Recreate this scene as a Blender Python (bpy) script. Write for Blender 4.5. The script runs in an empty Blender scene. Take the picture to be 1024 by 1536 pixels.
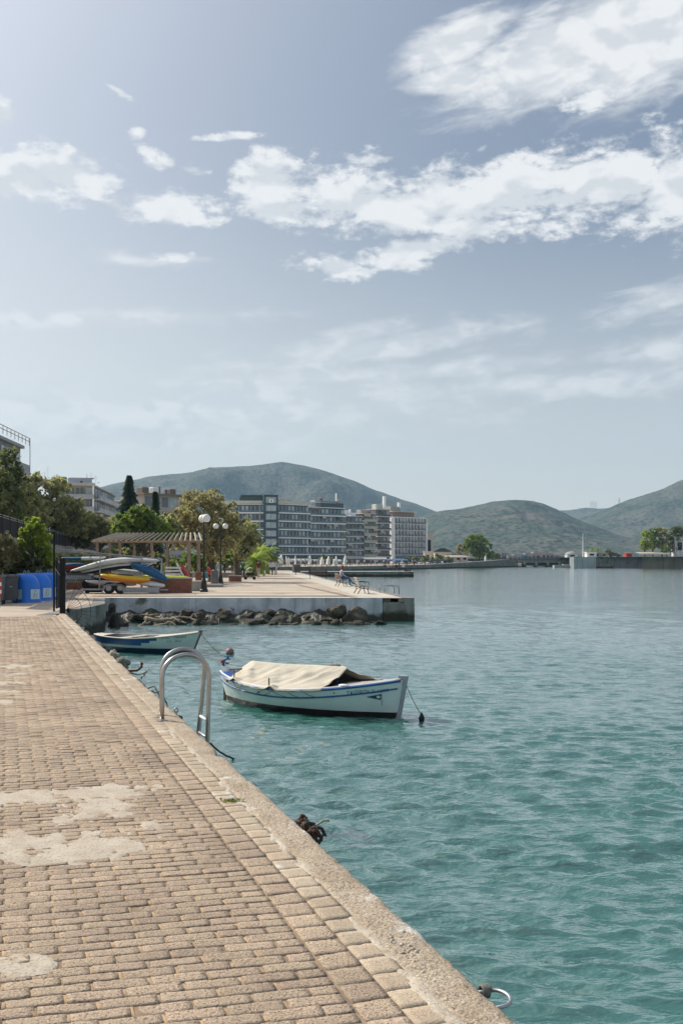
import bpy, bmesh, math, random
import numpy as np
from mathutils import Vector, Matrix, noise, geometry

# ------------------------------------------------------------------ camera, sky, sun, exposure
SC = bpy.context.scene
COL = SC.collection
R = math.radians
F = 1493.0; HZ = 839.0; EYE = 1.8; WZ = -1.05
cam_d = bpy.data.cameras.new('camera'); cam = bpy.data.objects.new('camera', cam_d); COL.objects.link(cam)
cam.location = (0, 0, EYE); cam.rotation_euler = (R(90), 0, 0)
cam_d.sensor_fit = 'VERTICAL'; cam_d.sensor_height = 36.0; cam_d.lens = 36.0 * F / 1536.0
cam_d.shift_y = (HZ - 768.0) / 1536.0
cam_d.clip_start = 0.05; cam_d.clip_end = 20000
SC.camera = cam
SUN_EL, SUN_AZ = R(38), R(-58)        # azimuth from +Y, negative = to the left
sd = Vector((math.sin(SUN_AZ) * math.cos(SUN_EL), math.cos(SUN_AZ) * math.cos(SUN_EL), math.sin(SUN_EL)))
sl = bpy.data.lights.new('sun', 'SUN'); sl.energy = 3.8; sl.angle = R(0.53); sl.color = (1.0, 0.93, 0.83)
so = bpy.data.objects.new('sun', sl); COL.objects.link(so); so.rotation_euler = sd.to_track_quat('Z', 'Y').to_euler()
so.location = (-60, 40, 60)
SC.view_settings.view_transform = 'Standard'; SC.view_settings.look = 'None'
SC.view_settings.exposure = 0.5; SC.view_settings.gamma = 1.0; SC.view_settings.use_curve_mapping = False
SC.render.engine = 'CYCLES'
SC.cycles.max_bounces = 5; SC.cycles.diffuse_bounces = 3; SC.cycles.glossy_bounces = 3
SC.cycles.transparent_max_bounces = 4; SC.cycles.volume_bounces = 0; SC.cycles.transmission_bounces = 2
SC.cycles.use_denoising = True; SC.cycles.sample_clamp_indirect = 6; SC.cycles.caustics_reflective = False
SC.cycles.use_adaptive_sampling = True; SC.cycles.adaptive_threshold = 0.015

class NT:
    """small node-tree writer"""
    def __init__(s, nt): s.t = nt; s.l = nt.links
    def n(s, typ, **kw):
        nd = s.t.nodes.new(typ)
        for k, v in kw.items(): setattr(nd, k, v)
        return nd
    def put(s, sock, v):
        if hasattr(v, 'is_output') or isinstance(v, bpy.types.NodeSocket): s.l.new(v, sock)
        elif isinstance(v, (tuple, list)) and len(v) == 3 and sock.type == 'RGBA': sock.default_value = (*v, 1)
        else: sock.default_value = v
    def m(s, op, a, b=0.0, c=None, clamp=False):
        nd = s.n('ShaderNodeMath', operation=op); nd.use_clamp = clamp
        s.put(nd.inputs[0], a); s.put(nd.inputs[1], b)
        if c is not None: s.put(nd.inputs[2], c)
        return nd.outputs[0]
    def sm(s, v, lo, hi, a=0.0, b=1.0):
        nd = s.n('ShaderNodeMapRange', interpolation_type='SMOOTHSTEP')
        for i, q in enumerate((v, lo, hi, a, b)): s.put(nd.inputs[i], q)
        return nd.outputs[0]
    def mix(s, f, a, b, mode='MIX'):
        nd = s.n('ShaderNodeMix', data_type='RGBA', blend_type=mode)
        s.put(nd.inputs[0], f); s.put(nd.inputs[6], a); s.put(nd.inputs[7], b)
        return nd.outputs[2]
    def noise(s, vec, scale, det=4, rough=.55, dist=0.0):
        nd = s.n('ShaderNodeTexNoise'); s.put(nd.inputs['Vector'], vec)
        nd.inputs['Scale'].default_value = scale; nd.inputs['Detail'].default_value = det
        nd.inputs['Roughness'].default_value = rough; nd.inputs['Distortion'].default_value = dist
        return nd.outputs[0]
    def comb(s, x, y, z):
        nd = s.n('ShaderNodeCombineXYZ'); s.put(nd.inputs[0], x); s.put(nd.inputs[1], y); s.put(nd.inputs[2], z)
        return nd.outputs[0]

def build_world():
    w = bpy.data.worlds.new('World'); SC.world = w; w.use_nodes = True
    t = NT(w.node_tree); w.node_tree.nodes.clear()
    out = t.n('ShaderNodeOutputWorld'); bg = t.n('ShaderNodeBackground')
    sky = t.n('ShaderNodeTexSky', sky_type='NISHITA'); sky.sun_disc = False
    sky.sun_elevation = SUN_EL; sky.sun_rotation = SUN_AZ
    sky.air_density = 1.0; sky.dust_density = 2.2; sky.ozone_density = 1.6; sky.altitude = 0
    tc = t.n('ShaderNodeTexCoord'); sp = t.n('ShaderNodeSeparateXYZ'); t.l.new(tc.outputs['Generated'], sp.inputs[0])
    x, y, z = sp.outputs
    az = t.m('MULTIPLY', t.m('ARCTAN2', x, y), 57.2958)          # degrees from +Y
    el = t.m('MULTIPLY', t.m('ARCSINE', z), 57.2958)
    # wispy edge noise in direction space
    v = t.comb(az, t.m('MULTIPLY', el, 1.9), 0.0)
    n1 = t.noise(v, 0.32, 8, .62, .35); n2 = t.noise(v, 1.1, 6, .6); nlo = t.noise(v, .11, 3, .5)
    vs = t.comb(t.m('ADD', az, t.m('MULTIPLY', el, 1.2)), t.m('SUBTRACT', t.m('MULTIPLY', el, 4.0), t.m('MULTIPLY', az, .8)), 3.0)
    nst = t.noise(vs, .30, 6, .6, .4)
    def blob(ax, ex, ra, re, tilt=0.0):
        c, s_ = math.cos(R(tilt)), math.sin(R(tilt))
        dx = t.m('SUBTRACT', az, ax); dy = t.m('SUBTRACT', el, ex)
        u = t.m('DIVIDE', t.m('ADD', t.m('MULTIPLY', dx, c), t.m('MULTIPLY', dy, s_)), ra)
        w_ = t.m('DIVIDE', t.m('SUBTRACT', t.m('MULTIPLY', dy, c), t.m('MULTIPLY', dx, s_)), re)
        return t.m('SUBTRACT', 1.0, t.m('SQRT', t.m('ADD', t.m('MULTIPLY', u, u), t.m('MULTIPLY', w_, w_))))
    def union(bl):
        r = bl[0]
        for b in bl[1:]: r = t.m('MAXIMUM', r, b)
        return r
    def A(px, py): return math.degrees(math.atan((px - 512) / F)), math.degrees(math.atan((HZ - py) / math.hypot(F, px - 512)))
    def bp(px, py, rx, ry, tilt=0):
        a, e = A(px, py); b_ = blob(a, e, rx / 27.0, ry / 27.0, tilt)
        return t.m('MULTIPLY', b_, .65) if rx < 60 else b_
    puffs = union([bp(30, 272, 100, 32, 3), bp(105, 262, 85, 44, 0), bp(255, 312, 105, 28, 0), bp(240, 240, 36, 12, -18), bp(292, 255, 38, 12, -5),
        bp(400, 270, 72, 48, 0), bp(420, 312, 95, 34, -12), bp(470, 332, 55, 20, 0), bp(545, 300, 160, 58, -5), bp(640, 305, 190, 58, 2),
        bp(760, 285, 190, 66, 4), bp(900, 275, 190, 70, 6), bp(1040, 280, 190, 76, 0), bp(1220, 300, 220, 80, 0), bp(700, 345, 110, 26, 3), bp(620, 375, 130, 24, 8), bp(500, 400, 75, 20, -8),
        bp(590, 395, 90, 16, -5), bp(205, 198, 18, 8, 0), bp(875, 152, 52, 22, 3), bp(548, 240, 38, 16, 0), bp(-60, 250, 130, 40, 0), bp(3, 170, 24, 18, 0), bp(10, 240, 70, 14, 0), bp(258, 386, 46, 10, 0), bp(345, 205, 60, 8, 4), bp(175, 135, 26, 6, -18)])
    silk = union([bp(900, 62, 300, 74, 12), bp(1080, 20, 330, 90, 10), bp(680, 65, 110, 36, 18), bp(670, 118, 75, 26, 5)])
    thin = union([bp(560, 520, 330, 36, 7), bp(880, 575, 420, 30, 2), bp(360, 610, 620, 60, 3), bp(1010, 450, 150, 34, 8), bp(150, 640, 560, 60, 1), bp(60, 480, 500, 18, 4), bp(1000, 525, 150, 34, 8), bp(200, 390, 130, 14, 0), bp(600, 560, 500, 22, 3)])
    e1 = t.m('ADD', t.m('ADD', puffs, t.m('MULTIPLY', t.m('SUBTRACT', n1, .5), 2.0)), t.m('MULTIPLY', t.m('SUBTRACT', n2, .5), 1.35))
    mp = t.sm(e1, .02, .62)
    e2 = t.m('ADD', t.m('ADD', silk, t.m('MULTIPLY', t.m('SUBTRACT', nst, .5), .9)), t.m('MULTIPLY', t.m('SUBTRACT', n1, .5), .45))
    ms = t.sm(e2, -.08, .55, 0, .98)
    e3 = t.m('ADD', t.m('ADD', thin, t.m('MULTIPLY', t.m('SUBTRACT', nst, .5), 1.9)), t.m('MULTIPLY', t.m('SUBTRACT', n1, .5), 1.1))
    mt = t.sm(e3, -.05, 1.1, 0, .72)
    # clouds away from this view, so that reflections and other views have a sky too
    away = t.sm(t.m('ABSOLUTE', az), 30, 42)
    ma = t.m('MULTIPLY', t.m('MULTIPLY', away, t.sm(n1, .50, .68)), t.sm(el, 3, 14))
    m = t.m('MAXIMUM', t.m('MAXIMUM', mp, ms), t.m('MAXIMUM', mt, ma))
    # cloud body: bright tops, greyer thick undersides
    v2 = t.comb(az, t.m('MULTIPLY', t.m('ADD', el, .9), 1.9), 0.0)
    up = t.noise(v2, 0.32, 3, .5, .35)
    shade = t.sm(t.m('ADD', t.m('SUBTRACT', t.noise(v, 0.32, 3, .5, .35), up), t.m('MULTIPLY', t.m('SUBTRACT', n2, .5), .22)), -.11, .09)
    ccol = t.mix(shade, (5.1, 5.3, 5.55), (6.5, 6.55, 6.6))
    veil = t.mix(t.sm(el, -2, 22), (6.3, 6.3, 5.8), (1.5, 1.82, 2.5))
    veil = t.mix(t.sm(az, -24, 20, 1, 0), veil, t.mix(t.sm(el, 2, 26), (6.2, 6.15, 5.6), (2.2, 2.5, 3.15)))
    base = t.mix(.82, sky.outputs[0], veil)
    # aureole round the sun, which stands just outside the picture at the upper left
    dotn = t.n('ShaderNodeVectorMath', operation='DOT_PRODUCT'); t.l.new(tc.outputs['Generated'], dotn.inputs[0]); dotn.inputs[1].default_value = sd
    gl = t.m('POWER', t.m('MAXIMUM', dotn.outputs[1], 0.0), 6.0)
    gcol = t.mix(1.0, (0, 0, 0), base, 'ADD'); gcol = t.mix(t.m('MULTIPLY', gl, 1.25, None, True), gcol, (8.5, 8.7, 9.2))
    fin = t.mix(m, gcol, ccol)
    t.put(bg.inputs[0], fin); bg.inputs[1].default_value = 0.1
    t.l.new(bg.outputs[0], out.inputs[0])
build_world()

# ------------------------------------------------------------------ helpers
def W(x, y, d): return Vector(((x - 512) / F * d, d, EYE - (y - HZ) / F * d))
def G(x, y, z=0.0):
    d = (EYE - z) * F / (y - HZ); return Vector(((x - 512) / F * d, d, z))
rng = random.Random(7)
MATS = {}
ORD = ['first', 'second', 'third', 'fourth', 'fifth', 'sixth', 'seventh', 'eighth', 'ninth', 'tenth', 'eleventh', 'twelfth'] + ['%dth' % i for i in range(13, 21)] + ['21st', '22nd', '23rd'] + ['%dth' % i for i in range(24, 31)]
def mat(name, c1, c2=None, scale=3.0, rough=.8, bump=0.0, bscale=None, metal=0.0, tone=0.0, spec=.4, speck=None, streak=0.0, detail=5, bdist=.01, trans=0.0, spots=None, tide=None, grit=None):
    """principled material: two colours mixed by noise, fine speckle, per-face tone attribute, bump"""
    if name in MATS: return MATS[name]
    m = bpy.data.materials.new(name); m.use_nodes = True; MATS[name] = m
    t = NT(m.node_tree); b = m.node_tree.nodes['Principled BSDF']
    geo = t.n('ShaderNodeNewGeometry'); P = geo.outputs['Position']
    c2 = c2 or tuple(min(1, v * .78) for v in c1)
    col = t.mix(t.sm(t.noise(P, scale, detail, .6), .35, .65), c1, c2)
    if streak:
        mp = t.n('ShaderNodeMapping'); t.l.new(P, mp.inputs[0]); mp.inputs['Scale'].default_value = (1, 1, .12)
        col = t.mix(t.m('MULTIPLY', t.sm(t.noise(mp.outputs[0], streak, 5, .65), .45, .75), .75), col, tuple(v * .42 for v in c2))
    if speck:
        sc, amt, sc_col = speck
        col = t.mix(t.m('MULTIPLY', t.sm(t.noise(P, sc, 3, .7), .52, .66), amt), col, sc_col)
    if spots:
        sc, thr, scol = spots
        col = t.mix(t.sm(t.noise(P, sc, 6, .6, .3), thr, thr + .07), col, scol)
    if grit:   # mineral grain of stone and concrete
        gn = t.sm(t.noise(P, grit[0], 2, .8), .30, .70, 1 - grit[1], 1 + grit[1]); gh = t.n('ShaderNodeHueSaturation'); t.put(gh.inputs['Value'], gn); t.put(gh.inputs['Color'], col); col = gh.outputs[0]
    if tide is not None:   # weed and damp below the high-water mark
        sz = t.n('ShaderNodeSeparateXYZ'); t.l.new(P, sz.inputs[0])
        col = t.mix(t.sm(t.m('ADD', sz.outputs[2], t.m('MULTIPLY', t.m('SUBTRACT', t.noise(P, 1.3, 5, .7), .5), .8)), tide - .16, tide + .10, .92, 0), col, (.035, .034, .022))
    if tone:
        at = t.n('ShaderNodeAttribute', attribute_name='tone')
        hs = t.n('ShaderNodeHueSaturation')
        t.put(hs.inputs['Value'], t.m('ADD', 1 - tone, t.m('MULTIPLY', at.outputs['Fac'], 2 * tone)))
        t.put(hs.inputs['Hue'], t.m('ADD', .5 - .03 * tone, t.m('MULTIPLY', t.m('FRACT', t.m('MULTIPLY', at.outputs['Fac'], 7.3)), .06 * tone)))
        t.put(hs.inputs['Color'], col); col = hs.outputs[0]
    t.put(b.inputs['Base Color'], col); b.inputs['Metallic'].default_value = metal
    t.put(b.inputs['Roughness'], t.m('ADD', rough - .06, t.m('MULTIPLY', t.noise(P, scale * 3, 2), .12)))
    b.inputs['Specular IOR Level'].default_value = spec
    if bump:
        bn = t.n('ShaderNodeBump'); bn.inputs['Strength'].default_value = bump; bn.inputs['Distance'].default_value = bdist
        t.put(bn.inputs['Height'], t.noise(P, bscale or scale * 6, 5, .65)); t.l.new(bn.outputs[0], b.inputs['Normal'])
    if trans:
        tr = t.n('ShaderNodeBsdfTranslucent'); t.put(tr.inputs[0], t.mix(.35, t.mix(1.0, col, col, 'ADD'), (.45, .46, .12)))
        ms = t.n('ShaderNodeMixShader'); ms.inputs[0].default_value = trans
        t.l.new(b.outputs[0], ms.inputs[1]); t.l.new(tr.outputs[0], ms.inputs[2])
        t.l.new(ms.outputs[0], m.node_tree.nodes['Material Output'].inputs[0])
    return m

class MB:
    """mesh collector"""
    def __init__(s): s.v = []; s.f = []; s.m = []; s.t = []
    def add(s, vs, fs, mi=0, tone=.5):
        o = len(s.v); s.v += [tuple(q) for q in vs]; s.f += [tuple(i + o for i in f) for f in fs]; s.m += [mi] * len(fs); s.t += [tone] * len(vs); return s
    def box(s, c, size, rz=0, mi=0, rx=0, ry=0, tone=.5):
        hx, hy, hz = size[0] / 2, size[1] / 2, size[2] / 2
        M = Matrix.Rotation(rz, 3, 'Z') @ Matrix.Rotation(ry, 3, 'Y') @ Matrix.Rotation(rx, 3, 'X'); c = Vector(c)
        vs = [c + M @ Vector((a * hx, b * hy, d * hz)) for d in (-1, 1) for a, b in ((-1, -1), (1, -1), (1, 1), (-1, 1))]
        return s.add(vs, [(3, 2, 1, 0), (4, 5, 6, 7), (0, 1, 5, 4), (1, 2, 6, 5), (2, 3, 7, 6), (3, 0, 4, 7)], mi, tone)
    def cbox(s, c, size, ch=.02, rz=0, mi=0, tone=.5):
        """box with chamfered vertical edges and top"""
        hx, hy, hz = size[0] / 2, size[1] / 2, size[2] / 2; M = Matrix.Rotation(rz, 3, 'Z'); c = Vector(c)
        def ring(ix, z):
            x, y = hx - ix, hy - ix; q = ch
            return [c + M @ Vector(p) for p in ((-x + q, -y, z), (x - q, -y, z), (x, -y + q, z), (x, y - q, z), (x - q, y, z), (-x + q, y, z), (-x, y - q, z), (-x, -y + q, z))]
        vs = ring(0, -hz) + ring(0, hz - ch) + ring(ch, hz)
        fs = [tuple(range(7, -1, -1)), tuple(range(16, 24))]
        for k in (0, 8): fs += [(k + i, k + (i + 1) % 8, k + 8 + (i + 1) % 8, k + 8 + i) for i in range(8)]
        return s.add(vs, fs, mi, tone)
    def tube(s, pts, r, n=8, mi=0, cap=True, closed=False, tone=.5):
        pts = [Vector(p) for p in pts]; N = len(pts); rs = r if isinstance(r, (list, tuple)) else [r] * N
        vs = []; up = None
        for i, p in enumerate(pts):
            if closed: d = pts[(i + 1) % N] - pts[i - 1]
            else: d = pts[min(i + 1, N - 1)] - pts[max(i - 1, 0)]
            if d.length < 1e-9: d = Vector((0, 0, 1))
            d.normalize()
            if up is None: up = Vector((0, 0, 1)) if abs(d.z) < .9 else Vector((1, 0, 0))
            a = d.cross(up)
            if a.length < 1e-3: a = d.orthogonal()
            a.normalize(); b = a.cross(d); up = b
            vs += [p + (a * math.cos(2 * math.pi * k / n) + b * math.sin(2 * math.pi * k / n)) * rs[i] for k in range(n)]
        fs = []
        for i in range(N if closed else N - 1):
            j = (i + 1) % N
            fs += [(i * n + k, i * n + (k + 1) % n, j * n + (k + 1) % n, j * n + k) for k in range(n)]
        if cap and not closed: fs += [tuple(range(n - 1, -1, -1)), tuple((N - 1) * n + k for k in range(n))]
        return s.add(vs, fs, mi, tone)
    def lathe(s, prof, n=16, c=(0, 0, 0), mi=0, tone=.5):
        c = Vector(c); vs = [c + Vector((r * math.cos(2 * math.pi * k / n), r * math.sin(2 * math.pi * k / n), z)) for r, z in prof for k in range(n)]
        fs = [(i * n + k, i * n + (k + 1) % n, (i + 1) * n + (k + 1) % n, (i + 1) * n + k) for i in range(len(prof) - 1) for k in range(n)]
        fs += [tuple(range(n - 1, -1, -1)), tuple((len(prof) - 1) * n + k for k in range(n))]
        return s.add(vs, fs, mi, tone)
    def ball(s, c, r, n=12, sq=(1, 1, 1), mi=0):
        vs = []; K = n // 2; c = Vector(c)
        for i in range(K + 1):
            ph = math.pi * i / K
            for k in range(n):
                th = 2 * math.pi * k / n
                vs.append(c + Vector((math.sin(ph) * math.cos(th) * sq[0], math.sin(ph) * math.sin(th) * sq[1], math.cos(ph) * sq[2])) * r)
        fs = [(i * n + k, (i + 1) * n + k, (i + 1) * n + (k + 1) % n, i * n + (k + 1) % n) for i in range(K) for k in range(n)]
        return s.add(vs, fs, mi)
    def prism(s, poly, z0, z1, mi=0):
        """vertical prism over a simple polygon (list of xy)"""
        n = len(poly); tris = geometry.tessellate_polygon([[Vector((p[0], p[1], 0)) for p in poly]])
        a = sum(poly[i][0] * poly[(i + 1) % n][1] - poly[(i + 1) % n][0] * poly[i][1] for i in range(n))
        vs = [(p[0], p[1], z0) for p in poly] + [(p[0], p[1], z1) for p in poly]
        fs = [tuple(i + n for i in t_) for t_ in tris] + [tuple(reversed(t_)) for t_ in tris]
        fs += [((i, (i + 1) % n, (i + 1) % n + n, i + n) if a > 0 else (i + n, (i + 1) % n + n, (i + 1) % n, i)) for i in range(n)]
        return s.add(vs, fs, mi)
    def build(s, name, mats, parent=None, smooth=False, normals=False):
        me = bpy.data.meshes.new(name); me.from_pydata(s.v, [], s.f)
        if not isinstance(mats, (list, tuple)): mats = [mats]
        for m in mats: me.materials.append(m)
        me.polygons.foreach_set('material_index', s.m)
        if normals:
            bm = bmesh.new(); bm.from_mesh(me); bmesh.ops.recalc_face_normals(bm, faces=bm.faces); bm.to_mesh(me); bm.free()
        if smooth: me.polygons.foreach_set('use_smooth', [True] * len(me.polygons))
        if len(set(s.t)) > 1:
            at = me.attributes.new('tone', 'FLOAT', 'POINT'); at.data.foreach_set('value', s.t)
        me.update(); o = bpy.data.objects.new(name, me); COL.objects.link(o)
        if parent: o.parent = parent
        return o
def mesh_np(name, v, f, mats, parent=None, tone=None, smooth=False, mi=None):
    """quick mesh from numpy arrays of verts and equal-sized faces"""
    me = bpy.data.meshes.new(name); k = f.shape[1]
    me.vertices.add(len(v)); me.vertices.foreach_set('co', np.asarray(v, dtype=np.float32).ravel())
    me.loops.add(f.size); me.loops.foreach_set('vertex_index', f.astype(np.int32).ravel())
    me.polygons.add(len(f)); me.polygons.foreach_set('loop_start', np.arange(0, f.size, k, dtype=np.int32))
    me.polygons.foreach_set('loop_total', np.full(len(f), k, dtype=np.int32))
    if not isinstance(mats, (list, tuple)): mats = [mats]
    for m in mats: me.materials.append(m)
    if mi is not None: me.polygons.foreach_set('material_index', np.asarray(mi, dtype=np.int32))
    if smooth: me.polygons.foreach_set('use_smooth', np.ones(len(f), dtype=bool))
    me.update(calc_edges=True); me.validate()
    if tone is not None:
        at = me.attributes.new('tone', 'FLOAT', 'POINT'); at.data.foreach_set('value', np.asarray(tone, dtype=np.float32))
    o = bpy.data.objects.new(name, me); COL.objects.link(o)
    if parent: o.parent = parent
    return o
def tag(o, label=None, cat=None, group=None, kind=None):
    if label: o['label'] = label
    if cat: o['category'] = cat
    if group: o['group'] = group
    if kind: o['kind'] = kind
    return o
def thing(name, label, cat, loc=(0, 0, 0), rz=0, group=None):
    o = bpy.data.objects.new(name, None); COL.objects.link(o); o.location = loc; o.rotation_euler = (0, 0, rz); o.empty_display_size = .2
    return tag(o, label, cat, group)
def dup(o, loc=None, rz=None, label=None, scale=None, parent=None):
    c = o.copy(); COL.objects.link(c)
    if parent is not None: c.parent = parent
    else:
        if loc is not None: c.location = loc
        if rz is not None: c.rotation_euler = (0, 0, rz)
        if scale is not None: c.scale = scale if isinstance(scale, (tuple, list)) else (scale,) * 3
        if label: c['label'] = label
    for ch in list(o.children): dup(ch, parent=c)
    return c

# ------------------------------------------------------------------ materials
M = MATS
mat('paver', (.52, .40, .29), (.41, .315, .23), 1.1, .9, 1.0, 70, tone=.12, speck=(75, 1.0, (.14, .105, .075)), bdist=.014, grit=(130, .30), spots=(.9, .58, (.34, .265, .195)), spec=.2)
mat('light_paver', (.50, .41, .30), (.42, .33, .235), 1.5, .9, 1, 70, tone=.10, grit=(120, .25), speck=(75, .8, (.25, .2, .16)), bdist=.006, spec=.2, spots=(1.6, .60, (.66, .62, .54)))
mat('sand_joint', (.55, .38, .22), (.34, .25, .17), 6, .95, .6, 120, bdist=.005, spec=.1)
mat('joint_dirt_shade', (.36, .26, .17), (.24, .18, .125), 6, .95, spec=.1)  # dirt in the joints, its dark tone also standing for shade between bricks
mat('coping', (.54, .45, .34), (.43, .34, .245), 2.2, .92, 1.0, 38, grit=(90, .35), speck=(60, .75, (.17, .13, .10)), spots=(2.4, .57, (.66, .61, .53)), bdist=.022, spec=.2)
mat('cement', (.57, .50, .40), (.48, .41, .32), 5, .95, 1, 50, bdist=.008, spec=.15, speck=(60, .7, (.27, .22, .165)), spots=(3.0, .60, (.36, .30, .23)))
mat('promenade', (.52, .43, .335), (.43, .35, .27), .5, .9, .3, 20, spec=.2, speck=(6, .4, (.30, .25, .2)), bdist=.004)
mat('pale_stone', (.60, .55, .45), (.50, .45, .37), .7, .9, .3, 20, spec=.2, speck=(5, .4, (.40, .35, .28)))
mat('brown_band', (.30, .24, .185), (.25, .20, .155), .8, .9, spec=.2)
mat('wall_white', (.68, .71, .75), (.50, .52, .55), 1.1, .9, .7, 8, streak=2.2, tide=-.72, spots=(.9, .62, (.16, .17, .13)), bdist=.02, spec=.2)
mat('wall_grey', (.30, .29, .27), (.20, .19, .17), .9, .92, .8, 7, streak=1.6, tide=-.62, spots=(1.1, .60, (.09, .09, .055)), bdist=.03, spec=.2)
mat('weed_wet', (.03, .03, .02), (.05, .055, .025), 4, .5, 1, 20, bdist=.03)
mat('steel', (.46, .45, .44), (.40, .37, .34), 9, .36, metal=1.0, spots=(7, .66, (.30, .22, .15)))
mat('galv', (.42, .44, .46), (.33, .34, .36), 7, .45, metal=.7)
mat('rope_dark', (.045, .04, .035), (.08, .07, .055), 30, .95, .6, 200)
mat('rope_pale', (.42, .39, .32), (.30, .27, .21), 40, .95, .6, 200)
mat('rope_grey', (.27, .28, .24), (.17, .17, .15), 40, .95, .8, 180)
mat('rust', (.12, .055, .03), (.07, .035, .025), 20, .9, .8, 60)
mat('black_metal', (.010, .011, .013), (.015, .015, .016), 5, .7, spec=.15)
mat('boat_white', (.76, .79, .80), (.70, .73, .75), 2.5, .42, .15, 6, spots=(2.2, .68, (.60, .60, .55)))
mat('boat_blue', (.018, .10, .34), (.015, .08, .27), 4, .4, spots=(5, .72, (.10, .18, .34)))
mat('boat_black', (.012, .01, .012), (.03, .018, .016), 3, .5, .3, 20)
mat('boat_navy', (.015, .055, .13), (.012, .04, .09), 3, .5)
mat('stem_grey', (.38, .39, .44), (.32, .33, .37), 6, .55)
mat('deck_grey', (.42, .40, .37), (.33, .31, .28), 4, .7)
mat('deck_cream', (.66, .60, .50), (.56, .51, .43), 3, .6)
mat('wood_dark', (.09, .06, .04), (.13, .09, .06), 8, .8)
mat('wood_old', (.22, .17, .125), (.16, .12, .09), 8, .85, .5, 60)
mat('tarp', (.60, .545, .44), (.53, .475, .375), 1.6, .85, .3, 30, spots=(2.0, .68, (.48, .41, .30)), spec=.25)
mat('lettering', (.02, .03, .03), (.03, .05, .04), 10, .6)
mat('white_paint', (.75, .76, .76), (.66, .68, .69), 4, .5)
mat('buoy_pink', (.34, .16, .16), (.27, .13, .13), 9, .55)
mat('rock', (.060, .052, .038), (.032, .030, .023), 2.6, .9, 1.0, 10, spots=(1.7, .58, (.05, .05, .032)), bdist=.04)
mat('rock_pale', (.13, .108, .078), (.06, .053, .04), 2.6, .9, 1.0, 10, spots=(1.5, .55, (.04, .038, .026)), bdist=.04)
mat('driftwood', (.38, .30, .21), (.24, .18, .125), 5, .85, .8, 30, bdist=.02)
mat('bin_blue', (.02, .19, .72), (.016, .16, .62), 2, .38)
mat('bin_grey', (.13, .135, .14), (.10, .10, .105), 3, .5)
mat('decal', (.55, .68, .76), (.50, .63, .72), 6, .5)
mat('decal_mark', (.10, .22, .30), (.06, .13, .2), 6, .5)
mat('red_plastic', (.45, .03, .03), (.38, .03, .03), 3, .5)
mat('yellow_plastic', (.72, .48, .02), (.66, .40, .02), 3, .4)
mat('lime_plastic', (.62, .66, .04), (.55, .6, .04), 3, .4)
mat('orange_plastic', (.70, .24, .02), (.62, .2, .02), 3, .4)
mat('kayak_blue', (.01, .11, .26), (.01, .085, .21), 3, .38)
mat('kayak_white', (.70, .71, .70), (.60, .61, .60), 3, .4)
mat('rubber', (.015, .015, .015), (.025, .025, .025), 6, .8)
mat('brick', (.27, .105, .06), (.20, .085, .055), 4, .9, .7, 14, speck=(18, .4, (.35, .28, .22)), bdist=.01)
mat('concrete', (.42, .40, .36), (.33, .31, .28), 1.4, .9, .5, 16, streak=1.6)
mat('pergola_wood', (.36, .27, .20), (.27, .20, .15), 3, .85)
mat('pergola_slat', (.44, .385, .31), (.36, .31, .25), 3, .85)
mat('lamp_post', (.012, .013, .013), (.022, .02, .02), 5, .45)
mat('globe', (.80, .79, .74), (.76, .75, .70), 3, .35)
mat('skin', (.46, .27, .19), (.42, .24, .16), 5, .6)
mat('hair_dark', (.03, .02, .015), (.05, .03, .02), 20, .7)
mat('hair_red', (.22, .03, .035), (.16, .02, .025), 20, .7)
mat('leaf_olive', (.32, .32, .15), (.24, .245, .11), 1.2, .6, tone=.45, trans=.42)
mat('leaf_brown', (.32, .275, .15), (.23, .205, .10), 1.0, .6, tone=.4, trans=.42)
mat('leaf_green', (.15, .23, .04), (.10, .165, .03), 1.3, .55, tone=.55, trans=.35)
mat('leaf_bright', (.30, .38, .045), (.19, .27, .035), 1.3, .5, tone=.5, trans=.4)
mat('leaf_dark', (.14, .17, .075), (.10, .13, .058), 1.3, .6, tone=.5, trans=.35)
mat('leaf_conifer', (.04, .075, .045), (.027, .055, .034), 1.3, .6, tone=.5, trans=.12)
mat('leaf_palm', (.24, .33, .05), (.15, .24, .035), 1.3, .5, tone=.4, trans=.4)
mat('bark', (.10, .075, .05), (.07, .05, .035), 5, .9, .8, 20)
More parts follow.
